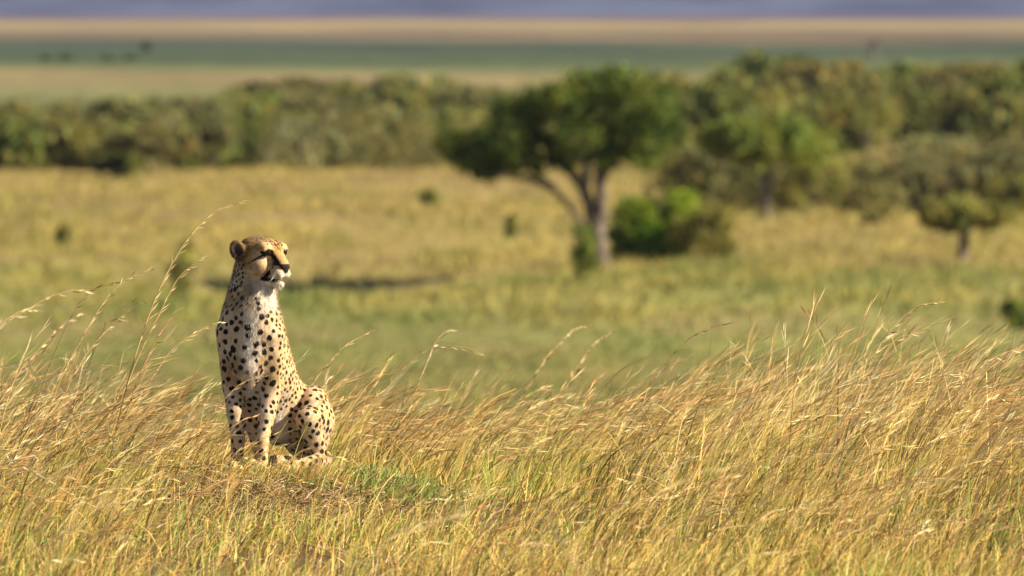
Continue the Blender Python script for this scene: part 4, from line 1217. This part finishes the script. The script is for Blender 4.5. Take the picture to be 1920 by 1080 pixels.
# ------------------------------------------------------------------ single tall stalks that stand clear of the grass
stalk_m = grass_m
def stalk(label, pts, yd, seed, head=.42, thick=1.0, col=(.84, .58, .20), hcol=(.84, .62, .32), n_sp=34, w=.0021, open_=.25, leaf=True):
    """pts: picture points of the stem from foot to tip, at distance yd"""
    rs = RS(seed)
    W3 = []
    for i, (px_, py_) in enumerate(pts):
        W3.append(((px_ - 960) / FPX * yd, yd + .02 * i, CAM_Z - (py_ - HORIZON) / FPX * yd))
    x0, y0 = W3[0][0], W3[0][1]
    z0 = gz(x0, y0)
    if W3[0][2] > z0 + .02:
        dx, dz = W3[1][0] - W3[0][0], W3[1][2] - W3[0][2]
        x0 = W3[0][0] - .8 * dx / max(dz, .02) * (W3[0][2] - z0)
        z0 = gz(x0, y0)
        W3 = [(x0, y0, z0)] + W3
    else:
        W3 = [(x0, y0, z0)] + W3[1:]
    o = empty("grass_stalk", (x0, y0, z0))
    tag(o, label, "grass stalk", "tall grass stalks standing clear of the long grass")
    loc = np.array(W3) - np.array((x0, y0, z0))
    n = len(loc)
    path = [(*loc[i], w * (1.1 - .75 * i / (n - 1))) for i in range(n)]
    link("stem", stalk_tube(path, col), o)
    # seed head: spikelets along the last part
    seg = np.linalg.norm(np.diff(loc, axis=0), axis=1); cum = np.concatenate([[0], np.cumsum(seg)])
    def along(s):
        i = min(max(np.searchsorted(cum, s) - 1, 0), n - 2); t = (s - cum[i]) / seg[i]
        return loc[i] + (loc[i + 1] - loc[i]) * t, (loc[i + 1] - loc[i]) / seg[i]
    V = []; C = []
    for q in range(n_sp):
        u = q / (n_sp - 1)
        s = cum[-1] * (1 - head + head * u ** .9)
        p, t = along(min(s, cum[-1] * .999))
        d = t + rs.normal(size=3) * open_ + np.array([.12, 0, -.10]); d /= np.linalg.norm(d)
        l = rs.uniform(.025, .06) * (1.1 - .4 * u)
        sd = np.cross(d, rs.normal(size=3)); sd /= np.linalg.norm(sd)
        ww = rs.uniform(.0018, .0036) * thick
        V += [p, p + d * l * .4 + sd * ww, p + d * l, p + d * l * .4 - sd * ww]
        c = np.array(hcol) * rs.uniform(.75, 1.3); C += [c] * 4
    link("seed_head", make_mesh("seed_head", np.array(V), np.arange(len(V)).reshape(-1, 4), stalk_m, np.clip(np.array(C), 0, .9)), o)
    if leaf:
        p, t = along(cum[-1] * rs.uniform(.2, .4))
        b = Bag()
        d = t + np.array([.5, .1, -.1]); d /= np.linalg.norm(d)
        Pb = [p, p + d * .08, p + d * .16 + np.array([.02, 0, -.02]), p + d * .22 + np.array([.05, 0, -.06])]
        b.add(*ribbons([np.array([v]) for v in Pb], [0, .3, .6, 1], [np.array([a]) for a in (.002, .003, .0022, .0004)], np.array([[0, .5, .86]]), np.array([[.40, .36, .10]]), np.array([[.55, .42, .16]])))
        link("leaf", b.mesh("stalk_leaf", stalk_m), o)
def stalk_tube(path, col):
    me = limb_mesh("stalk_stem", [path], stalk_m, 4, 1)
    a = me.color_attributes.new("tint", 'FLOAT_COLOR', 'POINT')
    zz = np.empty(len(me.vertices) * 3, np.float32); me.vertices.foreach_get("co", zz)
    a.data.foreach_set("color", np.tile(np.array((*col, 1), np.float32), len(me.vertices)))
    return me
stalk("tallest grass stalk, its feathery tip bending over left of the cheetah's ear", [(228, 760), (262, 640), (295, 550), (330, 480), (368, 428), (405, 396), (456, 378)], 47.9, 1, .55, 1.0, n_sp=60, w=.0024)
stalk("second tall stalk leaning beside the tallest one with a narrower head", [(232, 740), (268, 650), (300, 585), (325, 535), (345, 510), (382, 482)], 48.2, 2, .45, .8, n_sp=30)
stalk("golden stalk with a pale arched head between the paired tall stalks and the left edge", [(112, 715), (150, 640), (185, 580), (215, 542), (245, 520), (284, 506)], 47.2, 3, .5, 1.0, hcol=(.74, .54, .32), n_sp=40)
stalk("thin dark seeded stalk left of the tallest stalk", [(80, 720), (118, 625), (140, 580), (165, 548), (190, 537), (228, 528)], 49.0, 4, .3, .9, (.34, .24, .10), (.24, .15, .08), 18)
stalk("stalk with rough open head directly under the thin dark seeded one", [(130, 720), (165, 660), (190, 630), (215, 605), (243, 580)], 48.6, 5, .5, 1.0, hcol=(.66, .46, .27), open_=.4)
stalk("pale blurred stalk with a drooping head at the far left", [(-30, 640), (20, 600), (60, 575), (95, 556), (135, 546), (168, 548)], 43.5, 6, .5, 1.7, hcol=(.78, .62, .36), n_sp=30)
stalk("stalk with thick whitish head reaching in from the left edge", [(-60, 655), (-10, 615), (25, 590), (48, 582), (72, 584)], 43.0, 7, .55, 1.9, hcol=(.8, .64, .38), n_sp=30)
stalk("bushy plumed stalk low on the left in front of the paired tall stalks", [(20, 720), (60, 670), (95, 630), (120, 607), (148, 592)], 44.5, 8, .6, 1.8, hcol=(.76, .55, .32), n_sp=38)
stalk("short dark headed stalk just left of the paired tall stalks", [(180, 650), (205, 600), (225, 580), (250, 566), (276, 566)], 49.5, 9, .4, .8, (.30, .24, .09), (.26, .17, .08), 16)
stalk("reddish stalk with a ragged head close left of the cheetah's shoulder", [(255, 720), (285, 650), (305, 615), (322, 590), (334, 582)], 47.4, 10, .55, 1.0, (.48, .27, .11), (.55, .34, .18), 30)
stalk("pale stalk whose head curls in front of the cheetah's shoulder", [(290, 700), (330, 650), (365, 625), (395, 610), (412, 606)], 46.6, 11, .5, 1.2, hcol=(.76, .58, .34), n_sp=26)
stalk("arched stalk with long trailing tip above the grass on the right", [(1600, 760), (1630, 690), (1655, 640), (1690, 600), (1725, 574), (1766, 568)], 46.5, 12, .5, 1.0, hcol=(.72, .54, .30), n_sp=34)
stalk("stalk crossing under the long trailing tip on the right", [(1612, 770), (1640, 700), (1668, 650), (1700, 628), (1736, 624)], 46.9, 13, .45, .9, hcol=(.70, .50, .27), n_sp=24)
stalk("lone dark tipped stalk leaning from the middle grass toward the right", [(1225, 720), (1262, 665), (1298, 632), (1340, 612), (1384, 606)], 50.5, 14, .4, .9, (.42, .30, .12), (.34, .22, .11), 22)
stalk("plumed stalk with thick pale head left of the middle gap", [(1005, 700), (1035, 660), (1060, 632), (1080, 617), (1108, 612)], 58, 15, .5, 2.4, hcol=(.66, .50, .26), n_sp=26)
stalk("plumed stalk close beside the thick pale one, its head drooping", [(1070, 715), (1095, 670), (1118, 640), (1146, 625)], 60, 16, .5, 2.2, hcol=(.66, .47, .25), n_sp=24)
stalk("wispy stalk with fine hanging seeds above the grass behind the cheetah's back", [(690, 790), (735, 715), (780, 668), (830, 650), (880, 655), (905, 668)], 48.8, 17, .6, .6, (.50, .42, .18), (.58, .46, .24), 40, .0022, .35)
stalk("silky stalk arching over to the right with a pale bent tip", [(770, 760), (800, 680), (818, 640), (840, 620), (858, 622)], 52, 18, .45, 1.2, hcol=(.72, .62, .38), n_sp=24)
stalk("stalk rising beside the cheetah's back with a feathery lit head", [(560, 760), (600, 700), (640, 655), (665, 638), (692, 624)], 48.7, 19, .55, 1.1, hcol=(.74, .55, .30), n_sp=32)
stalk("stalk with a split head leaning at the right edge of the view", [(1790, 780), (1822, 710), (1850, 680), (1885, 662), (1912, 656)], 46.2, 20, .45, 1.0, hcol=(.72, .54, .33), n_sp=28)
stalk("long straw stalk lying aslant across the mound", [(600, 958), (680, 905), (745, 860), (800, 833), (858, 822)], 46.9, 21, .08, .5, (.70, .54, .24), (.66, .5, .28), 6, .0034, .2, False)
stalk("pale fallen stalk slanting down across the grass in front on the left", [(20, 865), (60, 885), (110, 915), (150, 940), (182, 955)], 44.2, 22, .25, .9, (.66, .52, .30), (.70, .56, .34), 12, .003, .2, False)
stalk("stalk leaning across the cheetah's raised left foreleg", [(385, 800), (420, 750), (448, 722), (470, 712), (500, 706)], 47.2, 23, .5, .8, (.62, .42, .18), (.66, .48, .26), 22)
stalk("thin green gold stalk standing before the cheetah's belly", [(545, 880), (560, 830), (580, 790), (605, 745)], 47.2, 24, .1, .5, (.42, .40, .08), (.5, .42, .16), 6, .0026, .2, False)
